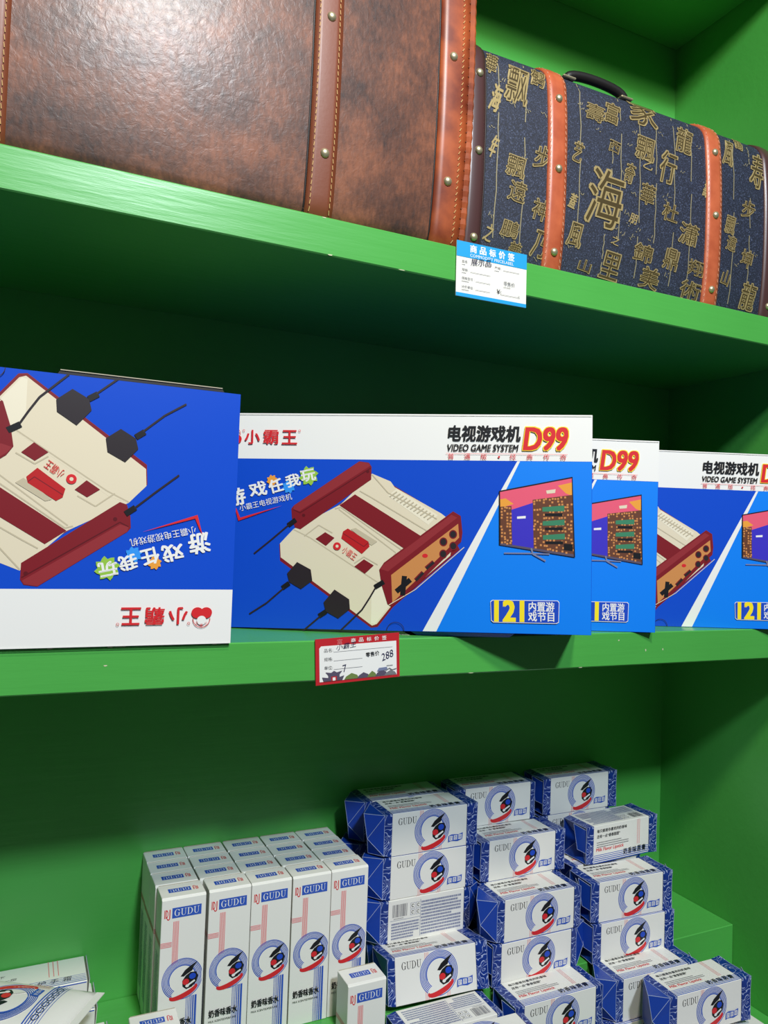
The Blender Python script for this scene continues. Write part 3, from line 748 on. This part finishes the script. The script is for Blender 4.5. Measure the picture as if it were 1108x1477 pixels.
tg = thing('price_tag', 'red bordered paper price tag with old rooftops taped to the middle shelf edge', 'price tag', (0.271, -0.0018, -0.1450), (0, -0.055, 0))
bm_obj('card', box_bm(0, 0.092, -0.0005, 0.0005, 0, 0.0452), M['p_cardred'], tg)
tp = Print(0.00003)
tp.poly([(4, 3), (88.5, 2.6), (88.5, 37.2), (6, 38), (4, 36)], 'white')
for i, ch in enumerate('商品标价签'): tp.text(ch, (38 + i * 8.6, 39.2), (43 + i * 8.6, 39.2), 4.2, 'white', 0.03, 0, 2, i == 0)
tp.text('富', (23, 38.6), (28.5, 38.6), 5, 'rose', 0.0)
for s_, x, y, w_ in (('品名:', 9, 31.5, 9.5), ('规格:', 9, 22.8, 9), ('单位:', 9, 14.4, 9)): tp.text(s_, (x, y), (x + w_, y), 3.8, 'black', 0.02)
for a0, b0, y in ((19, 84, 31.3), (19, 50, 22.6), (19, 50, 14.2)): tp.line((a0, y), (b0, y), .35, 'grey')
tp.text('零售价', (54, 23.0), (69, 24.0), 4.8, 'black', 0.03); tp.dashes(77, 12.0, 84, 13.6, 1, 'grey', 0.7, .4, .9, seed=2)
tp.text('小霸王', (21.5, 32.5), (43, 34.5), 5.8, 'ink', -0.012, 0.3); tp.text('7', (29, 10.5), (33, 11.3), 7, 'ink', -0.02, 0.1)
tp.text('288', (72, 17.5), (85, 21.5), 7.5, 'ink', -0.02, 0.2)
# row of old tiled roofs and hills along the foot of the card
for x0, x1, h_, c_ in ((30, 46, 6.0, 'hill'), (44, 58, 5.5, 'purple'), (55, 66, 6, 'hill'), (64, 78, 6.5, 'purple'), (74, 88, 5, 'grey')):
    tp.poly([(x0, 3.2), (x1, 3.2), (x1 - 2, 3 + h_ * .6), ((x0 + x1) / 2, 3 + h_), (x0 + 2, 3 + h_ * .5)], c_)
tp.poly([(8, 3.4), (28, 3.4), (30, 7.6), (25, 6.4), (25, 9), (28, 12.4), (22, 11.2), (19, 13), (16, 11.2), (10, 12.2), (13, 9), (13, 6.4), (6.5, 7.6)], 'purple')
tp.rect(16, 3.4, 22, 7.5, 'cardred'); tp.rect(17.5, 3.4, 20.5, 6.5, 'white'); tp.poly([(66, 8), (78, 8.5), (77, 11.5), (68, 11.2)], 'slate'); tp.pline([(76, 8), (80, 10), (83, 8), (88, 9)], .8, 'grey')
tp.build('printed_lettering', plane((0, -0.0006, 0), (1, 0, 0), (0, 0, 1)), tg)


# ------------------------------------------------------------------ the round printed motif
def motif(p, cx, cy, R, clip=None, base_col='white'):
    p.ell((min(cx, cx), cy), R * .995 if clip is None else R * .9, R * .995 if clip is None else R * .9, base_col)
    if clip is None: pass
    r = R
    p.layer += 1
    for k in range(6): p.arc((cx, cy), r - R * .037, r, 0, 6.28319, 'logo', 44, k == 0, clip); r -= R * .064
    p.arc((cx, cy), R * .63, R * .69, math.radians(-20), math.radians(200), 'logo', 30, False, clip)
    # red crescent dish
    s = R / 26.5
    vs = []; n_ = 18
    for k in range(n_ + 1):
        f = k / n_; a = math.radians(165 + 205 * f); x = 19 * math.cos(a); y = 7.5 * math.sin(a); xi = 16.5 * math.cos(a); yi = 3.0 * math.sin(a) + 2.0
        c_, d_ = math.cos(.33), math.sin(.33)
        for X, Y in ((x, y), (xi, yi)):
            X2 = cx + s * (2 + X * c_ - Y * d_); X2 = X2 if clip is None else min(X2, clip)
            vs.append((X2, cy + s * (-17.5 + X * d_ + Y * c_)))
    p.ell((cx + s * 1, cy - s * 15.5), s * 18 if clip is None else s * 15, s * 6.5, base_col, .33)
    p._add(vs, [(2 * k, 2 * k + 1, 2 * k + 3, 2 * k + 2) for k in range(n_)], 'red')
    # painter's palette with brush
    q = lambda x, y: (min(cx + s * x, clip or 1e9), cy + s * y)
    s *= 1.22; cx -= 1.5 * s; cy += 0.5 * s
    p.poly([q(2, -9), q(1.5, -3), q(5, 2), q(10, 5), q(16, 4.5), q(18.5, 0), q(17, -6), q(12, -11), q(6, -12.5)], 'black')
    p.poly([q(-.5, 2.2), q(4, 8), q(10, 12), q(17.5, 15.5), q(13, 10), q(12, 6.5), q(7, 4), q(3, 1.5)], 'black')
    p.ell(q(5.3, -4.5), 3.6 * s, 3.2 * s, 'red', n=14); p.ell(q(12.4, .4), 3.6 * s, 3.2 * s, 'blue', n=14)
    p.line(q(6.5, -9), q(15, -4.5), 1.9 * s, 'white'); p.ell(q(7, -9), 2 * s, 1.6 * s, 'white', n=10)


# ------------------------------------------------------------------ tall perfume cartons
PW, PD, PH = 48.5, 33.0, 173.5
pf = Print(0.00003)
pf.dj(3, PH - 21.5, 6.6, 9.2); pf.rect(11.5, PH - 22.4, 43.5, PH - 11.2, 'logo'); pf.serif((13.5, PH - 20.4), (41.8, PH - 20.4), 7.4, 'white')
for k in range(5): pf.rect(13.2 + k * 1.35, PH - 84, 13.9 + k * 1.35, PH - 26, 'rose', k == 0)
for k in range(4): pf.rect(0.2, PH - 53 + k * 1.5, 12.4, PH - 52.3 + k * 1.5, 'rose', False)
motif(pf, 25.5, PH - 90, 22.3, 46.8, 'carton')
for k, (x, w_) in enumerate(((30.5, .5), (32.2, .5), (33.8, .7), (35.6, 1.0), (37.6, 1.4), (39.9, 2.2))): pf.rect(x, 1, x + w_, PH - 110, 'logo', k == 0)
pf.text('奶香味香水', (4.5, PH - 141), (37, PH - 141), 8.4, 'black', 0.07, 0, 2); pf.text('MILK SCENTEDPERFUME', (4.5, PH - 146.5), (36, PH - 146.5), 2.2, 'black', 0.0)
ptop = Print(0.00003)
ptop.rect(7.5, 10.5, 31.5, 19.5, 'logo')


class Rot(Print):
    pass


ptr = Print(0.00003)   # top lettering reads from behind the box
ptr.rect(14, 11, 39, 20.5, 'logo'); ptr.serif((15.5, 12.6), (37.5, 12.6), 6.2, 'white'); ptr.dj(6, 12.6, 5.6, 7.6)
ps = Print(0.00003)
for k in range(4): ps.rect(0.3, PH - 53 + k * 1.5, PD - .3, PH - 52.3 + k * 1.5, 'rose', k == 0)
ps.dashes(7, 20, 24, 110, 34, 'slate', .45, .6, 2.0, 9); ps.rect(22, 1, 23.5, PH - 110, 'logo')


def make_perfume(label, loc, rot=(0, 0, 0), group=None):
    t = thing('perfume_carton', label, 'box', loc, rot, group)
    a, b, c = PW / 1000, PD / 1000, PH / 1000
    bm = box_bm(0, a, 0, b, 0, c)
    ed = [e for e in bm.edges if all(v_.co.z > c - 1e-5 for v_ in e.verts) and all(v_.co.y < 1e-5 for v_ in e.verts)]
    bmesh.ops.bevel(bm, geom=ed, offset=0.0018, segments=3, affect='EDGES')
    bmesh.ops.bevel(bm, geom=[e for e in bm.edges if e.calc_length() > 0.02], offset=0.0005, segments=1, affect='EDGES')
    bm_obj('carton', bm, M['carton'], t)
    pf.build('front_print', plane((0, 0, 0), (1, 0, 0), (0, 0, 1)), t)
    ptr.build('top_print', plane((a, b, c), (-1, 0, 0), (0, -1, 0)), t)
    ps.build('side_print', plane((0, b, 0), (0, -1, 0), (0, 0, 1)), t)
    board('top_tuck_flap', [(0.0012, b - 0.0004, c + 0.0002), (a - 0.0012, b - 0.0004, c + 0.0002), (a - 0.0012, b - 0.0003, c + 0.0008), (0.0012, b - 0.0003, c + 0.0008)], 0.0005, M['fold'], t)
    return t


ordn = ['leftmost', 'second from left', 'middle', 'fourth from left', 'rightmost']
rown = ['front row', 'second row', 'third row', 'back row']
cx_ = [0.1625, 0.2148, 0.2640, 0.3138, 0.3632]
rnd = random.Random(21); proto = None
for r in range(4):
    for c_ in range(5):
        x = cx_[c_] if r == 0 else 0.1612 + 0.0501 * c_ + rnd.uniform(-.0004, .0004)
        y = 0.1605 + r * 0.0335
        if r == 0: y += (-0.0015, 0.0, 0.0, -0.0006, 0.0)[c_]
        lab = 'white perfume carton in the block of twenty, %s, %s' % (rown[r], ordn[c_])
        if proto is None: t = proto = make_perfume(lab, (x, y, ZS + 0.0003), group='block of white perfume cartons')
        else:
            t = copy_tree(proto); t.location = (x, y, ZS + 0.0003); t['label'] = lab
        t.rotation_euler = (0, 0, rnd.uniform(-.004, .004) if r else 0)
for lab, loc, rz in (('single white perfume carton standing lower in front, beside the blue ended packs', (0.3660, 0.1065, ZF + 0.0004), 0.0),
                     ('white perfume carton at the bottom left, only its top showing before the block', (0.1290, 0.1070, ZF + 0.0004), -0.02)):
    t = copy_tree(proto); t.location = loc; t.rotation_euler = (0, 0, rz); t['label'] = lab; t['group'] = 'perfume cartons standing apart'; t.scale = (1, 1, 0.975)
t = copy_tree(proto); t['label'] = 'white carton lying flat on the floor board at the bottom right corner'; t['group'] = 'perfume cartons standing apart'
t.rotation_euler = (0, math.pi / 2, 0); t.location = (0.7650, -0.0000, ZF + 0.0474)

# ------------------------------------------------------------------ blue ended lipstick packs
KW, KD, KH = 113.0, 52.0, 55.0
kf = Print(0.00003)     # front with round motif
for k in range(3): kf.rect(40.5 + k * 2.1, .4, 41.1 + k * 2.1, KH - .4, 'rose', k == 0)
for k in range(3): kf.rect(70 + k * 1.8, .4, 70.5 + k * 1.8, 14, 'rose', False)
kf.serif((8.5, KH - 15.5), (36, KH - 15.5), 8.6, 'black'); motif(kf, 59.5, 28.5, 26.4, None, 'carton')
kf.poly([(84, 7.6), (88, 8.8), (92, 8.6), (99, 7.6), (106, 9.6), (106.8, 18.4), (100, 16.6), (93, 17.4), (89, 17.6), (84.4, 16)], 'logo')
for i, ch in enumerate('奶香味'): kf.rect(85.8 + i * 7, 9.6 + .3 * i, 91 + i * 7, 15.6 + .3 * i, 'carton', i == 0)
for i, ch in enumerate('奶香味'): kf.text(ch, (86.2 + i * 7, 10 + .3 * i), (90.6 + i * 7, 10 + .3 * i), 5.2, 'logo', 0.02, 0, 1, i == 0)
kt = Print(0.00003)     # top with lines of text
kt.rect(0.4, .3, 112.6, 1.6, 'logo')
for k in range(4): kt.rect(0.4, 3.0 + k * 2.6, 112.6, 3.7 + k * 2.6 + (.5 - .12 * k), 'logo', False)
for k in range(3): kt.rect(88 + k * 2.4, 16, 88.6 + k * 2.4, KD - 1, 'rose', False)
kt.text('Milk Flavor Lipstick', (5, 15), (60, 15), 6.0, 'red', 0.05, 0.1, 2)
for i, ch in enumerate('奶香味唇膏'): kt.text(ch, (60 + i * 9.6, 5.2), (67.5 + i * 9.6, 5.2), 8.2, 'black', 0.06, 0, 1, i == 0)
kt.text('每只都是你喜欢的奶香味', (6, 42), (66, 42), 4.6, 'black', 0.05, 0.1); kt.text('还有一点“香香甜甜”', (6, 34.5), (52, 34.5), 4.6, 'black', 0.05, 0.1)
kt.dashes(6, 22, 70, 31, 3, 'grey', .35, .8, 2.6, 6)
kb = Print(0.00003)     # back with bar code and small print
kb.dashes(48, 5, 108, 50, 11, 'slate', .62, .8, 1.7, 12); kb.dashes(5, 5, 45, 27, 6, 'slate', .62, .8, 1.7, 13)
x = 6.0; kb.layer += 1; rnd = random.Random(8)
while x < 28:
    w_ = rnd.choice((.5, .8, 1.2)); kb._add([(x, 33), (x + w_, 33), (x + w_, 49), (x, 49)], [(0, 1, 2, 3)], 'grey', False); x += w_ + rnd.choice((.5, .8, 1.1))
kb.dashes(8, 30.5, 26, 31.6, 1, 'grey', .9, .6, .9, 14)
for x0 in (32, 40): 
    for y0 in (32.5, 41): kb.rect(x0, y0, x0 + 6.8, y0 + 7.2, 'slate', x0 == 32 and y0 < 35)
for x0 in (32, 40):
    for y0 in (32.5, 41): kb.rect(x0 + .4, y0 + .4, x0 + 6.4, y0 + 6.8, 'carton', x0 == 32 and y0 < 35)
for x0 in (32, 40):
    for y0 in (32.5, 41): kb.arc((x0 + 3.4, y0 + 3.6), 1.3, 2.1, .5, 5.4, 'black', 10, x0 == 32 and y0 < 35)
kb.line((46.6, 4), (46.6, 51), .5, 'slate'); kb.line((3, 29), (46.6, 29), .4, 'slate')

_ends = {}


def end_meshes(kind):
    """wrapped end: patterned collar that sticks out past the white box plus folded plain blue closure; local x points outwards"""
    if kind in _ends: return _ends[kind]
    d, h = KD / 1000, KH / 1000; L = {'tuck': 0.0125, 'fin': 0.010, 'flare': 0.016, 'short': 0.009}[kind]
    rn = random.Random(len(kind) * 7)
    bm = bmesh.new(); rings = []; N = 3
    for k in range(N + 1):
        x = L * k / N; j = 0.0009 * math.sin(k * 2.1 + len(kind)); sq = (0.001 if kind == 'flare' else -0.0016) * k / N
        ring = []
        for (cy, cz) in ((0, 0), (.33, 0), (.66, 0), (1, 0), (1, .33), (1, .66), (1, 1), (.66, 1), (.33, 1), (0, 1), (0, .66), (0, .33)):
            y = d * cy + (cy - .5) * 2 * sq; z = h * cz + (cz - .5) * 2 * sq
            if 0 < k and (0 < cy < 1 or 0 < cz < 1):
                w_ = rn.uniform(-.0010, .0001); y += w_ * (1 if cy == 1 else -1 if cy == 0 else 0); z += w_ * (1 if cz == 1 else -1 if cz == 0 else 0)
            ring.append(bm.verts.new((x, y, min(max(z, 0.0002), h - 0.0002) if kind != 'flare' else z)))
        rings.append(ring)
    for a, b in zip(rings, rings[1:]):
        for i in range(12): bm.faces.new((a[i], b[i], b[(i + 1) % 12], a[(i + 1) % 12]))
    rim = [tuple(v_.co) for v_ in rings[-1]]
    for f in bm.faces: f.normal_flip()
    me1 = bpy.data.meshes.new('wrapper_collar'); bm.normal_update(); bm.to_mesh(me1); bm.free(); me1.materials.append(M['wrap'])
    bm = bmesh.new(); V_ = lambda *p: bm.verts.new(p); R_ = [V_(*p) for p in rim]; edges = [(rim[i], rim[(i + 1) % 12]) for i in range(12)]
    if kind in ('tuck', 'short', 'flare'):
        dep = {'tuck': -0.010, 'short': -0.005, 'flare': -0.012}[kind]
        c0 = (L + dep, d * .5, h * .52); C_ = V_(*c0)
        for i in range(12): bm.faces.new((R_[i], R_[(i + 1) % 12], C_))
        for i in (0, 3, 6, 9): edges.append((rim[i], c0))
        if kind != 'short':      # a loose folded flap standing off the end
            a, b_, c_ = (L - .001, d * .05, h * .9), (L + 0.007, d * .42, h * 1.0), (L + 0.0045, d * .30, h * .35)
            e_ = (L - .001, d * .02, h * .3); q = [V_(*a), V_(*b_), V_(*c_), V_(*e_)]; bm.faces.new(q); edges += [(a, b_), (b_, c_), (c_, e_)]
    else:
        t_, b_, m_ = (L + 0.024, d * .30, h * .99), (L + 0.014, d * .40, h * .02), (L + 0.020, d * .22, h * .42)
        T_, B_, M_ = V_(*t_), V_(*b_), V_(*m_)
        for i in range(9, 12): bm.faces.new((R_[i], R_[(i + 1) % 12], M_))
        for i in range(3, 6): bm.faces.new((R_[i], R_[i + 1], M_))
        for i in range(6, 9): bm.faces.new((R_[i], R_[i + 1], T_))
        for i in range(0, 3): bm.faces.new((R_[i], R_[i + 1], B_))
        bm.faces.new((R_[9], M_, T_)); bm.faces.new((R_[6], T_, M_)); bm.faces.new((R_[0], B_, M_)); bm.faces.new((R_[3], M_, B_))
        edges += [(rim[9], t_), (rim[6], t_), (t_, m_), (m_, b_), (rim[0], b_), (rim[3], b_), (rim[9], m_), (rim[0], m_)]
    bmesh.ops.recalc_face_normals(bm, faces=bm.faces)
    me2 = bpy.data.meshes.new('folded_flap'); bm.to_mesh(me2); bm.free(); me2.materials.append(M['plainblue'])
    bm = bmesh.new()
    for a, b in edges: add_bar(bm, a, b, 0.00028)
    me3 = bpy.data.meshes.new('paper_edge'); bm.to_mesh(me3); bm.free(); me3.materials.append(M['edge'])
    _ends[kind] = (me1, me2, me3); return _ends[kind]


_kp = {}


def make_pack(label, loc, yaw=0.0, pitch=0.0, roll=0.0, face='front', left='tuck', right='short', group='lipstick packs with blue ends'):
    t = thing('lipstick_pack', label, 'box', loc, (pitch, roll, yaw), group)
    a, b, c = KW / 1000, KD / 1000, KH / 1000
    if 'body' not in _kp: o = bm_obj('carton', box_bm(0, a, 0, b, 0, c, 0.0006), M['carton'], t); _kp['body'] = o.data
    else: link_mesh('carton', _kp['body'], t)
    faces = {'front': (('front', kf), ('top', kt)), 'back': (('front', kb), ('top', kf)), 'text': (('front', kt), ('top', kb)), 'up_back': (('front', kf), ('top', kb)), 'up_motif': (('top', kf), ('front', kt))}[face]
    for side, pr_ in faces:
        key = (side, id(pr_))
        fn = plane((0, 0, 0), (1, 0, 0), (0, 0, 1)) if side == 'front' else plane((0, 0, c), (1, 0, 0), (0, 1, 0))
        if side == 'top' and pr_ is not kt: fn = (lambda f: (lambda x, y, k: f(x, y * b / c, k)))(fn)
        if side == 'front' and pr_ is kt: fn = (lambda f: (lambda x, y, k: f(x, y * c / b, k)))(fn)
        if side == 'top' and pr_ is kb: fn = (lambda f: (lambda x, y, k: f(a - x, b * c / b - y, k)))(plane((0, 0, c), (1, 0, 0), (0, b / c, 0))) if False else plane((a, b, c), (-1, 0, 0), (0, -b / c, 0))
        if key not in _kp: _kp[key] = pr_.build(side + '_print', fn, t).data
        else: link_mesh(side + '_print', _kp[key], t)
    for kind, sx, x in ((left, -1, 0.0), (right, 1, a)):
        m1, m2, m3 = end_meshes(kind)
        o = link_mesh('wrapper_collar', m1, t); o.location = (x, 0, 0); o.scale = (sx, 1, 1)
        f = link_mesh('folded_flap', m2, o); e = link_mesh('paper_edge', m3, f)
    return t


L_ = [ZS + 0.0003 + 0.0554 * k for k in range(5)]; F_ = [ZF + 0.0003 + 0.0554 * k for k in range(5)]
pk = 'blue ended lipstick pack, '
YBK, YMD, YFR, YFF = 0.2418, 0.1880, 0.1345, 0.0815
packs = [
    (pk + 'top of the left rear stack, behind the front stack', (0.452, YBK, L_[3]), dict(left='fin', right='short')),
    (pk + 'second down in the left rear stack, only its fold showing', (0.447, YBK, L_[2]), dict(yaw=.01, left='fin')),
    (pk + 'third down in the left rear stack, beside the perfume cartons', (0.450, YBK, L_[1]), dict(left='tuck')),
    (pk + 'bottom of the left rear stack, nearly hidden', (0.452, YBK, L_[0]), dict(left='tuck')),
    (pk + 'topmost of the front left stack', (0.4565, YMD, L_[3]), dict(left='fin', right='flare', yaw=-.004)),
    (pk + 'second down in the front left stack, round motif forward', (0.4565, YMD, L_[2]), dict(left='fin', right='tuck', yaw=-.012)),
    (pk + 'bar code side forward, third down in the front left stack', (0.4545, YMD - .001, L_[1]), dict(face='back', left='fin', right='fin', yaw=-.012)),
    (pk + 'bottom of front left stack, a sliver above the leaning pack', (0.4550, YMD + .0005, L_[0]), dict(left='tuck', yaw=0)),
    (pk + 'leaning back against the foot of the front left stack', (0.4420, 0.1330, ZS + 0.0100), dict(left='short', right='flare', yaw=-.05, pitch=-.16)),
    (pk + 'lying bar code side up below the leaning pack', (0.4405, 0.0795, F_[1]), dict(face='up_back', left='tuck', right='short')),
    (pk + 'lying motif side up at the bottom edge before bar codes', (0.4600, 0.0235, F_[1] + 0.001), dict(face='up_motif', left='short', right='short', yaw=-.03)),
    (pk + 'topmost of the middle stack, slightly crushed', (0.600, YBK, L_[3]), dict(left='tuck', right='short', yaw=-.02)),
    (pk + 'second step of the middle stack, below the crushed topmost one', (0.6075, YMD, L_[2]), dict(left='tuck', right='flare')),
    (pk + 'third step of the middle stack, with a fold jutting left', (0.5985, YFR, L_[1]), dict(left='fin', right='tuck', yaw=-.01)),
    (pk + 'fourth step of the middle stack, standing on the raised step', (0.5945, YFR - .001, L_[0]), dict(left='tuck', right='fin', yaw=-.01)),
    (pk + 'lowest in view of the middle stack, cut by the frame', (0.5940, YFF - .001, F_[1] - .0005), dict(left='tuck', right='tuck')),
    (pk + 'topmost of the right stack, against the back panel', (0.752, YBK, L_[3]), dict(left='tuck', right='flare')),
    (pk + 'just under the topmost of the right stack, largely covered', (0.748, YBK, L_[2]), dict(left='tuck', right='short')),
    (pk + 'lettered side forward, turned in the right stack with open blue end', (0.7850, YMD - .007, L_[2]), dict(face='text', left='tuck', right='flare', yaw=.05)),
    (pk + 'third step of the right stack, beneath the lettered one', (0.7520, YFR - .0050, L_[1] + .0008), dict(left='tuck', right='flare', yaw=-.05)),
    (pk + 'fourth step of the right stack, next to the green step', (0.7540, 0.1260, L_[0] + .0008), dict(left='tuck', right='flare', yaw=-.045)),
    (pk + 'fifth step of the right stack, half behind the lowest right pack', (0.7520, 0.0790, F_[1] - .0005), dict(left='fin', right='flare', yaw=-.03)),
    (pk + 'under the fifth step of the right stack, barely showing', (0.7400, 0.0750, F_[0] - .0006), dict(left='tuck', right='short', yaw=-.02)),
    (pk + 'lowest and nearest at right, big blue fold on left end', (0.7880, 0.0215, F_[1] + .001), dict(left='fin', right='flare', yaw=-.03)),
]
for lab, loc, kw in packs: make_pack(lab, loc, **kw)
# packs that carry the ones in view, hidden behind and beneath them
for i, (x, y, z) in enumerate(((0.600, YBK, L_[0]), (0.600, YBK, L_[1]), (0.600, YBK, L_[2]), (0.604, YMD, L_[0]), (0.604, YMD, L_[1]), (0.752, YBK, L_[0]), (0.752, YBK, L_[1]), (0.762, YMD, L_[0]), (0.762, YMD, L_[1]),
                               (0.4405, 0.0795, F_[0]), (0.460, 0.0225, F_[0]), (0.596, YFF - .002, F_[0] - .0002), (0.795, 0.0330, F_[0]))):
    make_pack('blue ended lipstick pack hidden inside the stacks, carrying those in view', (x, y, z), left='short', right='short', group='hidden lipstick packs inside the stacks')

# ------------------------------------------------------------------ hand cream cartons at the left
CW, CD_, CHh = 176.0, 56.0, 30.0
ct = Print(0.00003)
for k in range(3): ct.rect(136 + k * 5, 22, 136.8 + k * 5, CD_, 'rose', k == 0)
for k in range(5): ct.rect(60, 2 + k * 3.4, CW - 1, 2.5 + k * 3.4 + .12 * (5 - k), 'logo', False)
for i, ch in enumerate('奶香味护手霜'): ct.text(ch, (82 + i * 13.5, 7), (91 + i * 13.5, 7), 9, 'black', 0.02, .2, 1, i == 0)
ct.text('宝护·一下', (58, 38), (90, 38), 5, 'black', 0.01, .2); ct.text('一手护·一您', (64, 29), (102, 29), 5, 'black', 0.01, .2)
cfp = Print(0.00003)
for k in range(3): cfp.rect(136 + k * 5, 1, 136.8 + k * 5, CHh - 1, 'rose', k == 0)
cfp.rect(1, CHh - 2, CW - 1, CHh - .8, 'logo')


def make_cream(label, loc, rot):
    t = thing('hand_cream_carton', label, 'box', loc, rot, 'hand cream cartons at the left end')
    a, b, c = CW / 1000, CD_ / 1000, CHh / 1000
    bm_obj('carton', box_bm(0, a, 0, b, 0, c, 0.0006), M['carton'], t)
    ct.build('top_print', plane((0, 0, c), (1, 0, 0), (0, 1, 0)), t); cfp.build('front_print', plane((0, 0, 0), (1, 0, 0), (0, 0, 1)), t)
    board('end_flap', [(a + .0003, .001, .0005), (a + .0003, b - .001, .0005), (a + .002, b - .001, c + .0005), (a + .002, .001, c + .0005)], 0.0005, M['carton'], t)
    bm = bmesh.new(); add_bar(bm, (a + .0026, .001, c + .0006), (a + .0026, b - .001, c + .0006), .0004); bm_obj('flap_edge', bm, M['slate'] if 'slate' in M else M['p_slate'], t)
    return t


make_cream('white hand cream carton with black script, topmost at the far left', (-0.0790, 0.2365, ZS + 0.0306), (0, 0, 0.0))
make_cream('white hand cream carton lying beneath the scripted one at the far left', (-0.0700, 0.2300, ZS + 0.0003), (0, 0, 0.0))
make_cream('white hand cream carton at the left, its end peeping out below the pouch', (-0.0630, 0.1460, ZS + 0.0003), (0, 0, 0.0))
# pouch printed with the round motif, lying askew on the cartons
po = thing('hand_cream_pouch', 'white pouch with round blue motif lying askew on the cartons at the bottom left', 'pouch', (0.1020, 0.1790, -0.5000), (0.0, 0.0, math.radians(180 - 33)))
bm = bmesh.new(); NXp, NYp = 18, 10; LW, LD = 0.190, 0.084; gt, gb = [], []
for i in range(NXp + 1):
    ra, rb_ = [], []
    for j in range(NYp + 1):
        x = LW * i / NXp; y = LD * j / NYp; q = min(1, x / 0.020, (LW - x) / 0.02) if True else 1; qe = math.sin(math.pi * j / NYp) ** .5 if 0 < j < NYp else 0
        th = 0.010 * max(0, q) ** .7 * qe
        ra.append(bm.verts.new((x, y, th + 0.0005))); rb_.append(bm.verts.new((x, y, -th * .9)))
    gt.append(ra); gb.append(rb_)
for i in range(NXp):
    for j in range(NYp):
        bm.faces.new((gt[i][j], gt[i + 1][j], gt[i + 1][j + 1], gt[i][j + 1])); bm.faces.new((gb[i][j], gb[i][j + 1], gb[i + 1][j + 1], gb[i + 1][j]))
for i in range(NXp):
    bm.faces.new((gt[i][0], gb[i][0], gb[i + 1][0], gt[i + 1][0])); bm.faces.new((gt[i][NYp], gt[i + 1][NYp], gb[i + 1][NYp], gb[i][NYp]))
for j in range(NYp):
    bm.faces.new((gt[0][j], gt[0][j + 1], gb[0][j + 1], gb[0][j])); bm.faces.new((gt[NXp][j], gb[NXp][j], gb[NXp][j + 1], gt[NXp][j + 1]))
bmesh.ops.recalc_face_normals(bm, faces=bm.faces)
bm_obj('pouch_body', bm, M['carton'], po, True)


def pouch_fn(a, b, k):     # a: along pouch from the right end, b: across
    x, y = a, b; q = min(1, x / 0.020, (LW - x) / 0.02); s1 = math.sin(math.pi * min(max(y / LD, 0.001), .999)) ** .5
    return (x, y, 0.010 * max(0, q) ** .7 * s1 + 0.0010 + k)


pp_ = Print(0.00003)
NS = 10
for k in range(6):
    for j in range(NS): pp_.rect(26 + k * 3.0, 4 + 76 / NS * j, 26.6 + k * 3.0 + .18 * k, 4 + 76 / NS * (j + 1), 'logo', False)
pp_.layer += 1
for k in range(6):
    pp_.arc((33.5, 17 + k * 9.5), 3.2, 3.9, 0, 6.2832, 'black', 14, k == 0)
motif(pp_, 76, 45, 30, None, 'carton')
pp_.poly([(48, 22), (57, 20), (57.6, 34), (48.6, 36)], 'logo')
for i, ch in enumerate('奶香味'): pp_.text(ch, (50, 33.2 - 4.2 * i), (50, 29.6 - 4.2 * i), 5.0, 'white', 0.02, 0, 1, i == 0)
for k in range(3): pp_.rect(46, 10 + k * 3, 64, 10.6 + k * 3, 'rose', k == 0)
pp_.build('printed_motif', pouch_fn, po)
board('end_seal', [(-0.008, 0.000, 0.0006), (0.0005, 0.001, 0.0006), (0.0005, LD - 0.001, 0.0006), (-0.008, LD, 0.0006)], 0.0008, M['carton'], po)
bpy.context.view_layer.update()
